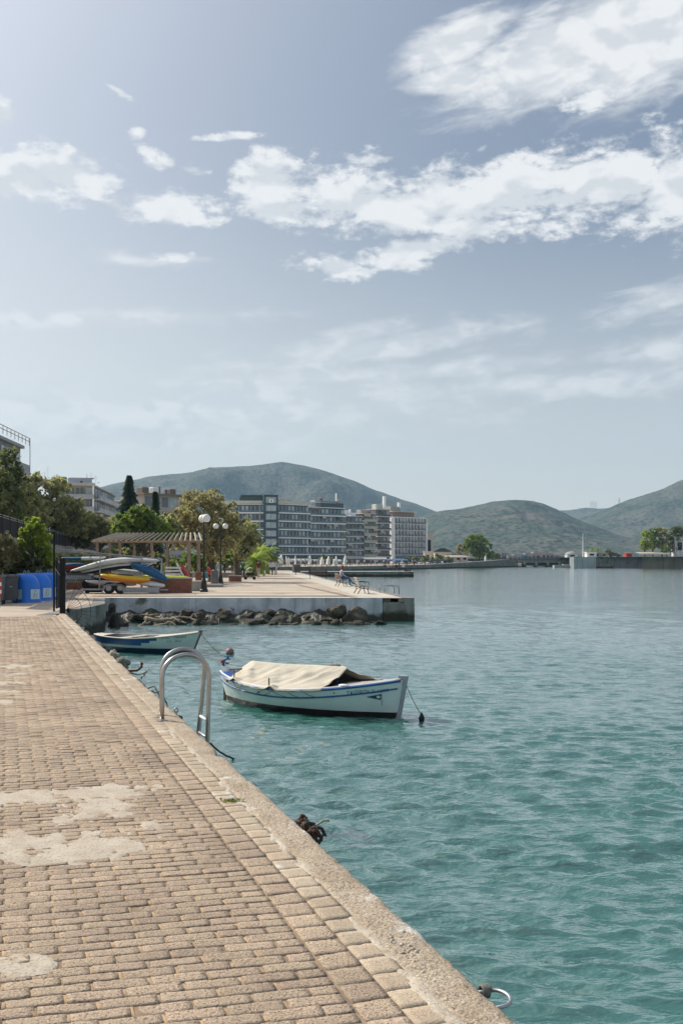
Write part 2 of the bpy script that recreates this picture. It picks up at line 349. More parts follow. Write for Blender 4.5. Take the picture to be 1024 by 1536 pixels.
# ------------------------------------------------------------------ ground sheet and sea
TH = math.atan(.3369); AX = Vector((-math.sin(TH), math.cos(TH), 0)); NX = Vector((-math.cos(TH), -math.sin(TH), 0)); O0 = Vector((1.953, 0, 0))
def Q(u, v, z=0.0): return O0 + AX * u + NX * v + Vector((0, 0, z))
C1 = Q(35.0, .06); C2 = Vector((-9.55, 40.2, 0)); C3 = Vector((-11.0, 46.3, 0)); C4 = Vector((3.35, 46.3, 0)); C5 = Vector((-6.1, 141, 0))
SHORE = [Q(-60, .06), C1, C2, C3, C4, C5, Vector((-8.5, 163, 0)), Vector((-30, 168, 0)), Vector((-26, 200, 0)), Vector((-13, 210, 0)), Vector((3, 244, 0)), Vector((25.5, 297, 0)), Vector((63, 371, 0)), Vector((70, 376, 0)), Vector((78, 430, 0))]
def ground():
    poly = [(p.x, p.y) for p in SHORE] + [(60, 700), (300, 1000), (300, 2600), (-2500, 2600), (-2500, -400), (0, -400)]
    mb = MB(); tris = geometry.tessellate_polygon([[Vector((x, y, 0)) for x, y in poly]])
    mb.add([(x, y, -.03) for x, y in poly], [tuple(t) for t in tris])
    o = mb.build('ground', M['promenade'], normals=False); tag(o, kind='structure')
    for p in o.data.polygons:
        if p.normal.z < 0: p.flip()
    # a second land sheet on the right bank
    mb = MB(); poly = [(79.5, 339), (700, 300), (2600, 900), (2600, 2600), (140, 2600), (100, 560), (90, 470)]
    tris = geometry.tessellate_polygon([[Vector((x, y, 0)) for x, y in poly]])
    mb.add([(x, y, 2.6) for x, y in poly], [tuple(t) for t in tris]); o = mb.build('far_ground', M['promenade']); tag(o, kind='structure')
    for p in o.data.polygons:
        if p.normal.z < 0: p.flip()
ground()

def water_material():
    m = bpy.data.materials.new('sea_water'); m.use_nodes = True; t = NT(m.node_tree); b = m.node_tree.nodes['Principled BSDF']
    geo = t.n('ShaderNodeNewGeometry'); P = geo.outputs['Position']
    big = t.noise(P, .035, 3, .5); 
    t.put(b.inputs['Base Color'], t.mix(t.sm(big, .3, .7), (.022, .135, .102), (.034, .165, .128)))
    b.inputs['IOR'].default_value = 2.2; b.inputs['Specular IOR Level'].default_value = .5
    t.put(b.inputs['Roughness'], t.m('ADD', .05, t.m('MULTIPLY', big, .06)))
    mp = t.n('ShaderNodeMapping'); t.l.new(P, mp.inputs[0]); mp.inputs['Scale'].default_value = (.38, 1.0, 1.0); mp.inputs['Rotation'].default_value = (0, 0, R(5))
    V = mp.outputs[0]
    h = t.m('ADD', t.m('MULTIPLY', t.noise(V, 9.0, 3, .6, .3), .040), t.m('MULTIPLY', t.noise(V, 2.4, 4, .6, .4), .09))
    h = t.m('ADD', h, t.m('MULTIPLY', t.noise(V, .8, 3, .6, .3), .07))
    calm = t.noise(P, .06, 3, .6, .8)
    bn = t.n('ShaderNodeBump'); bn.inputs['Distance'].default_value = 1.0
    sy = t.n('ShaderNodeSeparateXYZ'); t.l.new(P, sy.inputs[0])
    t.put(bn.inputs['Strength'], t.m('MULTIPLY', t.sm(calm, .3, .62, .55, 1.0), t.sm(sy.outputs[1], 8, 110, 1.0, .42))); t.put(bn.inputs['Height'], h); t.l.new(bn.outputs[0], b.inputs['Normal']); t.l.new(bn.outputs[0], b.inputs['Coat Normal'])
    b.inputs['Coat Weight'].default_value = 1.0; b.inputs['Coat IOR'].default_value = 1.7; b.inputs['Coat Roughness'].default_value = .08
    return m
def water():
    rs = [2.0]
    while rs[-1] < 90: rs.append(rs[-1] * 1.0036)
    while rs[-1] < 9000: rs.append(rs[-1] * 1.05)
    rs = np.array(rs); th = np.radians(np.arange(-58, 58.01, .23)); Rr, T = np.meshgrid(rs, th, indexing='ij')
    X = Rr * np.sin(T); Y = Rr * np.cos(T) - 1.0; Z = np.zeros_like(X); DX = np.zeros_like(X); DY = np.zeros_like(X)
    g = np.random.default_rng(4)
    for i in range(120):
        lam = .11 * (.85 / .11) ** (g.random() ** 1.2); k = 2 * np.pi / lam
        ang = np.radians(90 - 5 + g.normal() * 21); kx, ky = k * np.cos(ang), k * np.sin(ang)
        amp = .0084 * lam * (1.25 if lam < .35 else .75 if lam < .5 else .36); ph = g.random() * 6.283
        fade = np.clip((lam / (Rr * .0038) - 2.2) / 2.2, 0, 1)
        a = kx * X + ky * Y + ph
        Z += amp * fade * np.cos(a); DX -= amp * fade * np.sin(a) * kx / k * .5; DY -= amp * fade * np.sin(a) * ky / k * .5
    env = 1 + .2 * np.sin(X * .31 + 1.2 * np.sin(Y * .17)) * np.cos(Y * .43 + .8)
    v = np.stack([X + DX * env, Y + DY * env, WZ + Z * env], -1).reshape(-1, 3); n0, n1 = X.shape
    idx = np.arange(n0 * n1).reshape(n0, n1)
    f = np.stack([idx[:-1, :-1], idx[:-1, 1:], idx[1:, 1:], idx[1:, :-1]], -1).reshape(-1, 4)[:, ::-1]
    o = mesh_np('sea', v, f, water_material(), smooth=True); tag(o, kind='structure')
water()

# ------------------------------------------------------------------ brick quay in the foreground
def quay():
    g = np.random.default_rng(11)
    mb = MB()
    mb.add([Q(-3, .16, -.0045), Q(33.4, .16, -.0045), Q(33.4, 9, -.0045), Q(-3, 9, -.0045)], [(3, 2, 1, 0)])
    bed = mb.build('pavement', M['joint_dirt_shade']); tag(bed, kind='structure')
    V = []; Fc = []; MI = []; T = []
    sh = .08
    def brick(u, v, lu, lv, mi, tone, z=0.0, jit=.005, ch=.003):
        o = len(V); tu, tv = g.normal() * .0014, g.normal() * .0016; cs = ((-1, -1), (1, -1), (1, 1), (-1, 1)); jj = [(g.normal() * jit * .5, g.normal() * jit * .5) for _ in range(4)]
        for lev, (ins, zz) in enumerate(((0, -.02), (0, -ch * .8), (ch, 0.0))):
            for q, (a, b) in enumerate(cs):
                uu = a * (lu / 2 - ins) + jj[q][0] + sh * (v + b * lv / 2); vv = b * (lv / 2 - ins) + jj[q][1]
                V.append(tuple(Q(u + uu, v + vv, z + zz + tu * a + tv * b))); T.append(tone)
        fs = [(8, 9, 10, 11)] + [(o2 + i, o2 + (i + 1) % 4, o2 + 4 + (i + 1) % 4, o2 + 4 + i) for o2 in (0, 4) for i in range(4)]
        for f_ in fs: Fc.append([o + i for i in f_]); MI.append(mi)
    pu, pv = .0905, .242
    NV_ = []; NF = []; NM = []; NTn = []
    def near_brick(u, v, lu, lv, mi, tone, z=0.0):
        o = len(NV_); a_, b_ = 4, max(4, int(lv / .026)); tu, tv = g.normal() * .0012, g.normal() * .0014; s0 = g.random() * 50
        for i in range(-1, a_ + 2):
            for j in range(-1, b_ + 2):
                ii, jj_ = min(max(i, 0), a_), min(max(j, 0), b_); sk = i != ii or j != jj_
                p, q = 2 * ii / a_ - 1, 2 * jj_ / b_ - 1; ed = max(abs(p), abs(q))
                nz = noise.noise(Vector((p * 2 + s0, q * 5, s0))); n2_ = noise.noise(Vector((q * 6, p * 3, s0 + 9)))
                uu = p * lu / 2 * (1 + (.07 * nz if ed > .99 else 0)); vv = q * lv / 2 + (.005 * n2_ if ed > .99 else 0)
                if abs(p) > .99 and abs(q) > .99: uu *= .95; vv *= .985
                zz = z + tu * p + tv * q + .0016 * nz + .0011 * n2_ - (.0005 + .0014 * abs(nz) if ed > .99 else 0) - (.02 if sk else 0)
                NV_.append(tuple(Q(u + uu + sh * (v + vv), v + vv, zz))); NTn.append(tone)
        w_ = b_ + 3
        for i in range(a_ + 2):
            for j in range(b_ + 2): NF.append([o + i * w_ + j, o + (i + 1) * w_ + j, o + (i + 1) * w_ + j + 1, o + i * w_ + j + 1]); NM.append(mi)
    def lay(u, v, *a, **k): (near_brick if (u < 10.5 and v < 3.6) else brick)(u, v, *a, **k)
    for r in range(int(34.2 / pu)):
        u = -.8 + r * pu; off = (pv / 2 if r % 2 else 0) + g.normal() * .004
        for c in range(int(7.0 / pv)):
            v = .535 + off + c * pv + .115
            if c == 0 and r % 2:   # half brick closing the course
                lay(u, .535 + .055, pu - .009, .112, 0, g.random())
            w = noise.noise(Vector((u * .35, v * .5, 3))) * .003
            lay(u + g.normal() * .0012, v, pu - .0030 - abs(g.normal()) * .0020, pv - .013, 0, float(np.clip(.5 + g.normal() * .24, 0, 1)), w * .6 + g.normal() * .0011)
            # sand filling of the cross joint
            if g.random() < .9 and u < 22:
                brick(u, v + pv / 2, pu - .008 - g.random() * .02, .018, 2, .5, -.0022 + w - g.random() * .002, .003, .001)
    sh = 0.0
    for r in range(int(36.4 / .171)):
        u = -3 + r * .171; lay(u, .437, .168, .168, 0, float(np.clip(.62 + g.normal() * .22, 0, 1)), g.normal() * .0008 - .001)
        lay(u + .06, .273, .169, .152, 1, float(np.clip(.5 + g.normal() * .3, 0, 1)), g.normal() * .0008)
    o = mesh_np('pavers', np.array(V), np.array(Fc)[:, ::-1], [M['paver'], M['light_paver'], M['sand_joint']], bed, tone=T, mi=MI)
    mesh_np('worn_pavers', np.array(NV_), np.array(NF), [M['paver'], M['light_paver'], M['sand_joint']], bed, tone=NTn, mi=NM)
    # coping of rough concrete with a worn edge and a vertical face into the water
    us = [-3.0]
    while us[-1] < 35.0: us.append(us[-1] + max(.018, .0045 * abs(us[-1])))
    prof = [(.198, -.02), (.196, .001), (.165, .005), (.13, .004), (.09, .005), (.05, .005), (.012, .003), (-.015, .0), (-.035, -.012), (-.047, -.028), (-.05, -.05), (-.054, -.09), (-.05, -.16), (-.046, -.3), (-.05, -.6), (-.05, -1.3), (-.05, -2.0)]
    V = []
    for u in us:
        e = noise.noise(Vector((u * 1.3, 0, 0))) * .022 + noise.noise(Vector((u * 6, 4, 0))) * .012
        chip = max(0, noise.noise(Vector((u * 1.9, 9, 2))) - .28) * .10
        for j, (v, z) in enumerate(prof):
            w = 1 if j > 1 else 0; ed = min(1, max(0, (j - 3) / 4)) if j < 12 else .6
            nz = noise.noise(Vector((u * 14, v * 22, z * 9))) * .011 + noise.noise(Vector((u * 40, v * 45, z * 20))) * .007 + noise.noise(Vector((u * 3, v * 5, 1))) * .006
            V.append(tuple(Q(u, v + ed * (e + chip) + (nz if j > 9 else 0), z + w * (nz if j < 12 else 0) - chip * .35 * ed)))
    n = len(prof); Fc = [[i * n + j, i * n + j + 1, (i + 1) * n + j + 1, (i + 1) * n + j] for i in range(len(us) - 1) for j in range(n - 1)]
    k = mesh_np('kerb', np.array(V), np.array(Fc)[:, ::-1], M['coping']); tag(k, kind='structure')
    # joint line and smeared mortar beside the coping
    mb = MB(); u = -2.6; 
    def smear(cu, cv, lu, lv, zt, seed, ku=3.2, kv=7.0, nu=70, nv=44):
        vs = []
        for i in range(nu + 1):
            for j in range(nv + 1):
                a, b = 2 * i / nu - 1, 2 * j / nv - 1
                uu, vv = cu + a * lu, cv + b * lv
                w = .72 - math.hypot(a, b) * 1.2 + noise.fractal(Vector((uu * ku, vv * kv, seed)), 1.0, 2.0, 5) * .9
                h = zt * (1 - math.exp(-max(w, -1) * 4)) - .0012 if w > 0 else w * .03 - .0012
                vs.append(Q(uu, vv, max(-.0055, h + .0015 + noise.noise(Vector((uu * 25, vv * 25, 5))) * .0022 + noise.noise(Vector((uu * 70, vv * 70, 5))) * .0016)))
        mb2.add(vs, [(i * (nv + 1) + j, (i + 1) * (nv + 1) + j, (i + 1) * (nv + 1) + j + 1, i * (nv + 1) + j + 1) for i in range(nu) for j in range(nv)])
    spots = [(155, 1192, 62, 15, 1), (40, 1196, 90, 9, 2), (150, 1216, 55, 11, 12), (30, 1268, 85, 20, 3), (135, 1272, 80, 15, 4), (90, 1283, 50, 12, 14), (230, 1240, 45, 6, 10), (30, 1446, 62, 13, 5),
             (12, 1000, 30, 2.5, 6), (8, 1012, 26, 2.5, 7), (8, 1024, 28, 2.5, 8), (4, 1038, 22, 2.5, 9), (6, 1053, 24, 3, 11)]
    for i, (px_, py_, wx_, wy_, sdv) in enumerate(spots):
        q_ = G(px_, py_) - O0; cu, cv = q_.dot(AX), q_.dot(NX); dd_ = G(px_, py_).y
        lv = wx_ / F * dd_; lu = wy_ * dd_ * dd_ / (EYE * F) / AX.y
        # centre given in quay coordinates
        mb2 = MB(); smear(cu, cv, lu * 1.5, lv * 1.5, .0034, sdv * 3.7)
        mb2.build('cement_patch', M['cement'], bed, smooth=True)
    mb2 = MB()
    for i in range(22):
        uu = -.5 + i * .55 + rng.uniform(-.1, .1)
        if i % 3 == 2: continue
        smear(uu, .195 + rng.uniform(-.015, .03), .42, .05, .006, 50 + i, 5, 14, 40, 10)
    mb2.build('mortar_line', M['white_paint'] if False else M['cement'], k, smooth=True)
quay()
# pebbly broken spot in the coping and a weed between the pavers
def pebbles():
    r_ = random.Random(12); mb = MB(); c = G(640, 1418)
    for i in range(150):
        p = c + AX * r_.gauss(0, .13) + NX * (r_.uniform(-.02, .15)) + Vector((0, 0, r_.uniform(-.004, .006))); q = (p - O0).dot(NX)
        if q < .03: continue
        mb.ball(p, r_.uniform(.005, .013), 6, (1, r_.uniform(.7, 1.1), .6))
    o = mb.build('broken_aggregate', M['cement'], bpy.data.objects['kerb'], smooth=True); o['kind'] = 'stuff'
pebbles()
def weed():
    o = thing('weed', 'small yellow green weed growing between the pavers', 'weed', G(350, 1202)); r_ = random.Random(3); V = []; Fc = []
    for i in range(130):
        a = r_.uniform(0, 6.28); d = r_.uniform(0, .075); l = r_.uniform(.012, .03); x, y = d * math.cos(a) * 1.5, d * math.sin(a) * .8; b = r_.uniform(0, 6.28); w = Vector((math.cos(b), math.sin(b), .8)).normalized() * l; s_ = Vector((-math.sin(b), math.cos(b), 0)) * l * .3
        p = Vector((x, y, 0)); k = len(V); V += [tuple(p), tuple(p + w * .6 + s_), tuple(p + w), tuple(p + w * .6 - s_)]; Fc.append([k, k + 1, k + 2, k + 3])
    mesh_np('leaves', np.array(V), np.array(Fc), M['leaf_bright'], o)
weed()

# ------------------------------------------------------------------ pier walls and promenade
def sea_wall(a, b, z0, z1, m, name, label, rough=.05, step=.22, thick=.5, group=None, flip=False):
    """weathered wall along a-b, its face to the right of a->b"""
    a, b = Vector(a), Vector(b); L = (b - a).length; d = (b - a).normalized(); nrm = Vector((d.y, -d.x, 0)); o = thing(name, label, 'wall', a, 0, group)
    nu = max(2, int(L / step)); zs = [z0 + (z1 - z0) * i / 10 for i in range(11)]; vs = []
    for i in range(nu + 1):
        p = d * (L * i / nu)
        row = [(0, z) for z in zs] + [(thick, z1)]
        for off, z in row:
            q = noise.noise(Vector((p.x * .9 + a.x, p.y * .9, z * 1.4))) * rough + noise.noise(Vector((p.x * 3.1, p.y * 3.1, z * 3))) * rough * .4
            if off: q = 0
            vs.append(p + nrm * (q - off) + Vector((0, 0, z + (.012 if abs(z - z1) < 1e-6 else 0))))
    n = 12; fs = [(i * n + j, (i + 1) * n + j, (i + 1) * n + j + 1, i * n + j + 1) for i in range(nu) for j in range(n - 1)]
    e = lambda i: tuple(range(i * n, i * n + n))
    fs += [e(0), tuple(reversed(e(nu)))]
    MB().add(vs, fs).build('wall_face', m, o, smooth=False)
    return o
w1 = sea_wall(C1 + Vector((0, -1.2, 0)), C2, -2, .0, M['wall_grey'], 'sea_wall', 'grey concrete sea wall running from the gate towards the pier', .06)
w2 = sea_wall(C3, (1.9, 46.3, 0), -2, .0, M['wall_white'], 'pier_wall', 'long whitewashed concrete face of the pier above the rocks', .04)
w3 = sea_wall(C2, C3, -2, 0.0, M['wall_grey'], 'sea_wall', 'short dark wall face in the corner between quay and pier', .08)
w4 = sea_wall(C4, C5, -2, .0, M['wall_grey'], 'pier_wall', 'side wall of the pier running away below the benches', .04, step=1.5)
# broken corner block of the pier
cb = thing('pier_corner', 'stained broken concrete corner block at the pier end', 'pier end', (2.6, 46.9, 0))
mb = MB(); mb.cbox((.05, .18, -1.15), (1.5, 1.55, 1.9), .05); mb.build('block', M['wall_grey'], cb)
mb = MB(); mb.cbox((.42, .2, -.09), (.75, 1.5, .17), .03); mb.cbox((-.55, .4, -.1), (.5, 1.2, .18), .02); mb.build('cap_slab', M['concrete'], cb)

pr = MB()
# pale coping stones along the pier edges and banding of the paving, each a thin sheet above the one below
def strip(mb, a, b, w, z, side=1):
    a, b = Vector(a), Vector(b); d = (b - a).normalized(); n = Vector((-d.y, d.x, 0)) * side * w
    mb.add([a + Vector((0, 0, z)), b + Vector((0, 0, z)), b + n + Vector((0, 0, z)), a + n + Vector((0, 0, z))], [(0, 1, 2, 3) if side > 0 else (3, 2, 1, 0)])
prom = MB(); poly = [(p.x, p.y) for p in (C2, C3, C4, C5)] + [(-15, 141), (-30, 110), (-22, 60), (-20, 33.5)] + [tuple(Q(33.4, 9))[:2], tuple(Q(33.4, .3))[:2], (C1.x - .3, C1.y)]
tr = geometry.tessellate_polygon([[Vector((x, y, 0)) for x, y in poly]]); prom.add([(x, y, 0) for x, y in poly], [tuple(t_) for t_ in tr])
pm = prom.build('promenade', M['promenade'])
for p in pm.data.polygons:
    if p.normal.z < 0: p.flip()
tag(pm, kind='structure')
dE = (C5 - C4).normalized(); nE = Vector((-dE.y, dE.x, 0))
mb = MB(); strip(mb, C4 + dE * 1.4 + nE * .02, C5, 2.3, .004); strip(mb, (-11, 46.32, 0), (3.2, 46.32, 0), 1.35, .004); mb.build('coping_stones', M['pale_stone'], pm)
mb = MB()
for y in (50.4, 54.8, 59.6, 65.5, 73, 82, 93, 107, 124):
    x1 = C4.x + (y - 46.3) / dE.y * dE.x - 2.6
    mb.add([(-11.2, y, .005), (x1, y, .005), (x1, y + 1.15, .005), (-11.2, y + 1.15, .005)], [(0, 1, 2, 3)])
for k in range(0):
    x0 = -10.2 + k * 3.6
    mb.add([(x0, 47.8, .009), (x0 + .8, 47.8, .009), (x0 + .8 - 9.0, 140, .009), (x0 - 9.0, 140, .009)], [(0, 1, 2, 3)])
mb.build('paving_bands', M['pale_stone'], pm)
mb = MB(); mb.add([(-12, 47.9, .013), (.3, 47.9, .013), (.2, 49.2, .013), (-12, 49.2, .013)], [(0, 1, 2, 3)])
mb.add([(.45, 46.6, .013), (.8, 46.6, .013), (-2.9, 70, .013), (-3.2, 70, .013)], [(0, 1, 2, 3)])
mb.build('brown_paving', M['brown_band'], pm)

# rocks at the foot of the pier
def rock(loc, s, sq, seed, m, label, name='rock', tilt=0):
    bm = bmesh.new(); bmesh.ops.create_icosphere(bm, subdivisions=3, radius=1)
    off = Vector((seed * 3.1, seed * 1.7, 0)); 
    r2 = random.Random(seed); planes = [(Vector((r2.gauss(0, 1), r2.gauss(0, 1), r2.gauss(0, 1))).normalized(), r2.uniform(.5, .8)) for _ in range(16)]
    for v in bm.verts:
        p = v.co.copy()
        for n_, d_ in planes:
            q = p.dot(n_)
            if q > d_: p -= n_ * (q - d_) * .9
        p *= 1 + noise.noise(p * 1.4 + off) * .28 + noise.noise(p * 5 + off) * .07
        v.co = Vector((p.x * sq[0], p.y * sq[1], p.z * sq[2])) * s
    me = bpy.data.meshes.new(name); bm.to_mesh(me); bm.free(); me.materials.append(m)
    o = bpy.data.objects.new(name, me); COL.objects.link(o); o.location = loc; o.rotation_euler = (tilt, tilt * .6, seed * 1.3)
    tag(o, label, 'rock', 'rocks at the foot of the pier wall'); return o
def RK(px, py, d, wpx, hpx, m='rock', label='', seed=1, tilt=0):
    p = W(px, py, d); w = wpx / F * d / 2; h = hpx / F * d / 2
    rock(p - Vector((0, 0, h * .12)), 1, (w * 1.15, min(w, .7), h * 1.12), seed, M[m], label, tilt=tilt)
RK(337, 922, 45.2, 30, 24, 'rock_pale', 'big rounded rock with pale left face against the white wall', 3)
RK(372, 925, 45.2, 22, 18, 'rock', 'brown rock topped by a paler one, right of the big rounded rock', 4)
RK(385, 934, 44.2, 44, 20, 'rock', 'long dark olive rock low at the water below the white wall', 5)
RK(405, 918, 45.6, 26, 14, 'rock', 'dark rock high against the middle of the white wall', 14)
RK(420, 932, 44.6, 36, 24, 'rock', 'dark pointed rock with a pale ridge in the middle of the row', 6)
RK(445, 932, 44.8, 22, 22, 'rock_pale', 'narrow upright brown rock beside a pale streaked stone', 7)
RK(462, 936, 44.2, 24, 14, 'rock_pale', 'low pale-streaked stone at the waterline left of the block', 8)
RK(491, 936, 43.8, 22, 16, 'rock_pale', 'pale stone at the waterline under the large grey block', 9)
RK(506, 917, 44.8, 32, 26, 'rock_pale', 'large grey angular block leaning on the white wall', 10)
RK(533, 925, 44.6, 50, 30, 'rock_pale', 'largest slab, sloping up to the right with a pale top edge', 12, .25)
RK(523, 938, 43.6, 28, 14, 'rock', 'mossy half-sunk stone below the large sloping slab', 13)
RK(318, 936, 43.8, 26, 18, 'rock', 'dark low rock left of the long olive rock', 15)
RK(345, 941, 43.2, 18, 7, 'rock_pale', 'small pale stone in the water below the rounded rock', 16)
RK(404, 940, 43.2, 12, 6, 'rock_pale', 'tiny pale stone in the water below the pointed rock', 17)
RK(279, 921, 45.2, 28, 22, 'rock', 'brown brushy boulder standing behind the driftwood', 18)
RK(300, 926, 45.0, 24, 24, 'rock', 'black rock between the driftwood and the big rounded rock', 19)
RK(232, 930, 45.4, 30, 16, 'rock', 'dark rock under the left end of the driftwood', 20)
RK(262, 936, 44.2, 34, 14, 'rock', 'wet dark rock under the driftwood branches', 21)
RK(200, 930, 45.6, 34, 12, 'rock', 'low dark rock near the left end of the pier wall', 22)
RK(172, 934, 42.0, 26, 40, 'rock', 'tall dark rounded boulder in the corner by the sea wall', 23)
RK(168, 912, 43.0, 14, 16, 'rock', 'dark rubble stone on top of the corner boulder', 24)
RK(188, 938, 42.4, 16, 16, 'rock', 'small black rock right of the tall corner boulder', 25)
RK(478, 928, 45.6, 20, 14, 'rock', 'black rock wedged left of the large grey block', 26)
RK(556, 935, 45.0, 28, 12, 'rock', 'wet black rock right of the large sloping slab', 27)
RK(430, 942, 43.4, 12, 5, 'rock_pale', 'small flat pale stone awash right of the tiny pale stone', 28)
# dark wet rubble filling the foot of the wall
mb = MB(); vs = []
for i in range(181):
    x = -11.0 + i * .068
    for j in range(15):
        y = 46.2 - j * .28; h = -.62 - .055 * j * 1.35 + noise.fractal(Vector((x * 1.3, y * 1.3, 4)), 1, 2, 4) * .26
        vs.append((x, y + noise.noise(Vector((x * .7, j, 0))) * .3, h - (max(0, (x - .3)) * .5)))
mb.add(vs, [(i * 15 + j, i * 15 + j + 1, (i + 1) * 15 + j + 1, (i + 1) * 15 + j) for i in range(180) for j in range(14)])
o = mb.build('rubble', M['weed_wet'], normals=True); tag(o, kind='stuff')
_r = random.Random(5)
for i in range(26):
    px_ = 182 + i * 15.4 + _r.uniform(-5, 5); py_ = _r.choice((931, 935, 938, 926)); d_ = 43.4 if py_ > 933 else 44.9
    RK(px_, py_, d_, _r.uniform(12, 22), _r.uniform(9, 15), _r.choice(('rock', 'rock', 'rock_pale')), ORD[i] + ' small wedged stone from the left among the larger rocks below the pier wall', 100 + i, _r.uniform(-.4, .4))
def branch(pts, r0, r1, label):
    P = [W(*p) for p in pts]; Q2 = []
    for i in range(len(P) - 1):
        for k in range(5):
            t_ = k / 5; Q2.append(P[i].lerp(P[i + 1], t_) + Vector((0, 0, noise.noise(P[i] * 3 + Vector((t_ * 3, 0, 0))) * .05)))
    Q2.append(P[-1]); n_ = len(Q2); mb = MB(); mb.tube([q - Q2[0] for q in Q2], [(r0 + (r1 - r0) * i / (n_ - 1)) * (1 + .2 * noise.noise(q * 4)) for i, q in enumerate(Q2)], 7)
    o = mb.build('driftwood', M['driftwood'], smooth=True); o.location = Q2[0]; tag(o, label, 'driftwood')
branch([(218, 927, 44), (232, 931, 43.8), (250, 930, 44), (270, 926, 44), (285, 927, 43.9), (297, 932, 43.6)], .10, .03, 'thick pale driftwood trunk lying across the rocks')
branch([(228, 940, 43.2), (243, 937, 43.2), (256, 933, 43.2), (264, 938, 43)], .07, .03, 'curved driftwood limb below the thick pale trunk')
branch([(195, 938, 43.2), (205, 941, 42.8), (214, 937, 43), (222, 927, 43.4)], .06, .04, 'bent driftwood piece at the left end of the heap')
branch([(262, 928, 43.6), (270, 932, 43.4), (279, 935, 43.2)], .05, .03, 'short driftwood stub under the right part of the trunk')
branch([(190, 926, 45.2), (212, 923, 45.2), (240, 922.5, 45.4)], .06, .05, 'straight squared timber lying along the foot of the wall')
branch([(285, 928, 44), (291, 920, 44.2), (296, 926, 44)], .03, .02, 'thin forked reddish branch at the right end of the driftwood')
# ------------------------------------------------------------------ boats
def make_hull(L, B, stern_z, mid_z, bow_z, draft, rake_b, rake_s, p=.42, fullness=.62):
    def tt(x): return min(1, max(0, x))
    def beam(t): return B / 2 * max(0.0, math.sin(math.pi * min(1, max(0, t * .96 + .02 if t < .5 else t * .96 + .04)))) ** fullness
    def sheer(t):
        s = (t - .42); return mid_z + (stern_z - mid_z) * (s / .42) ** 2 if s < 0 else mid_z + (bow_z - mid_z) * (s / .58) ** 1.8
    def keel(t): return -draft + (.08 * ((t - .8) / .2) ** 2 if t > .8 else 0) + (.10 * ((.15 - t) / .15) ** 2 if t < .15 else 0)
    def xpos(t, z):
        f = (z + draft) / (bow_z + draft)
        x = -L / 2 + L * t
        return x - rake_b * (1 - f) * max(0, (t - .55) / .45) ** 2 + rake_s * (1 - f) * max(0, (.45 - t) / .45) ** 2
    def half(t, z):
        k, s = keel(t), sheer(t); f = min(1, max(0, (z - k) / (s - k)))
        pe = p + .5 * abs(2 * t - 1) ** 3
        return beam(t) * f ** pe + .012
    def P(t, z, side=1, off=0.0): return Vector((xpos(t, z), side * (half(t, z) + off), z))
    return P, sheer, keel, half
def boat(name, label, loc, rz, L, B, sz, mz, bz, draft, rb, rs, zones, zcuts, mats, NT_=64):
    o = thing(name, label, 'boat', loc, rz)
    P, sheer, keel, half = make_hull(L, B, sz, mz, bz, draft, rb, rs)
    vs = []; fs = []; mi = []
    nz = 22
    for side in (-1, 1):
        base = len(vs)
        for i in range(NT_ + 1):
            t = i / NT_; k, s = keel(t), sheer(t)
            levels = [k + (zcuts - k) * (j / 6) for j in range(6)] + [zcuts + (s - zcuts) * (j / (nz - 6)) for j in range(nz - 5)]
            for z in levels: vs.append(P(t, z, side))
        n = nz + 1
        for i in range(NT_):
            for j in range(nz):
                a = (base + i * n + j, base + (i + 1) * n + j, base + (i + 1) * n + j + 1, base + i * n + j + 1)
                fs.append(a if side < 0 else a[::-1]); mi.append(0 if j < 6 else zones((i + .5) / NT_, j - 6, nz - 6, side))
    mb = MB(); mb.add(vs, fs); mb.m = mi; mb.t = [.5] * len(vs)
    # inner skin
    h = mb.build('hull', mats, o, smooth=True)
    mb = MB(); vs = []; fs = []
    for side in (-1, 1):
        base = len(vs)
        for i in range(NT_ + 1):
            t = i / NT_; s = sheer(t)
            for z in (s - .002, s - .12, s - .26, max(s - .40, .02)): 
                q = P(t, z, side, -.045); q.y = side * max(.0, abs(q.y)); vs.append(q)
        for i in range(NT_):
            for j in range(3):
                a = (base + i * 4 + j, base + (i + 1) * 4 + j, base + (i + 1) * 4 + j + 1, base + i * 4 + j + 1); fs.append(a if side < 0 else a[::-1])
    nb = len(vs)
    for i in range(NT_): fs.append((i * 4 + 3, (i + 1) * 4 + 3, (NT_ + 1) * 4 + (i + 1) * 4 + 3, (NT_ + 1) * 4 + i * 4 + 3))
    mb.add(vs, fs); mb.build('inner_lining', M['deck_grey'], o, smooth=False)
    return o, P, sheer, keel, half
def strake(o, P, fz, r, m, name, t0=0.0, t1=1.0, sides=(-1, 1), off=.0, sq=1.0):
    for side in sides:
        mb = MB(); pts = [P(t0 + (t1 - t0) * i / 48, fz(t0 + (t1 - t0) * i / 48), side, off) for i in range(49)]
        mb.tube(pts, r, 6); mb.build(name, m, o, smooth=True)
def deck(o, P, sheer, t0, t1, m, name, dz=-.01, crown=.04, inset=-.01):
    mb = MB(); n = 14; vs = []
    for i in range(n + 1):
        t = t0 + (t1 - t0) * i / n; a = P(t, sheer(t) + dz, 1, inset)
        for k in range(7):
            s_ = 1 - 2 * k / 6; vs.append((a.x, a.y * s_, a.z + crown * (1 - s_ * s_)))
    mb.add(vs, [(i * 7 + k, i * 7 + k + 1, (i + 1) * 7 + k + 1, (i + 1) * 7 + k) for i in range(n) for k in range(6)])
    mb.build(name, m, o, smooth=True)
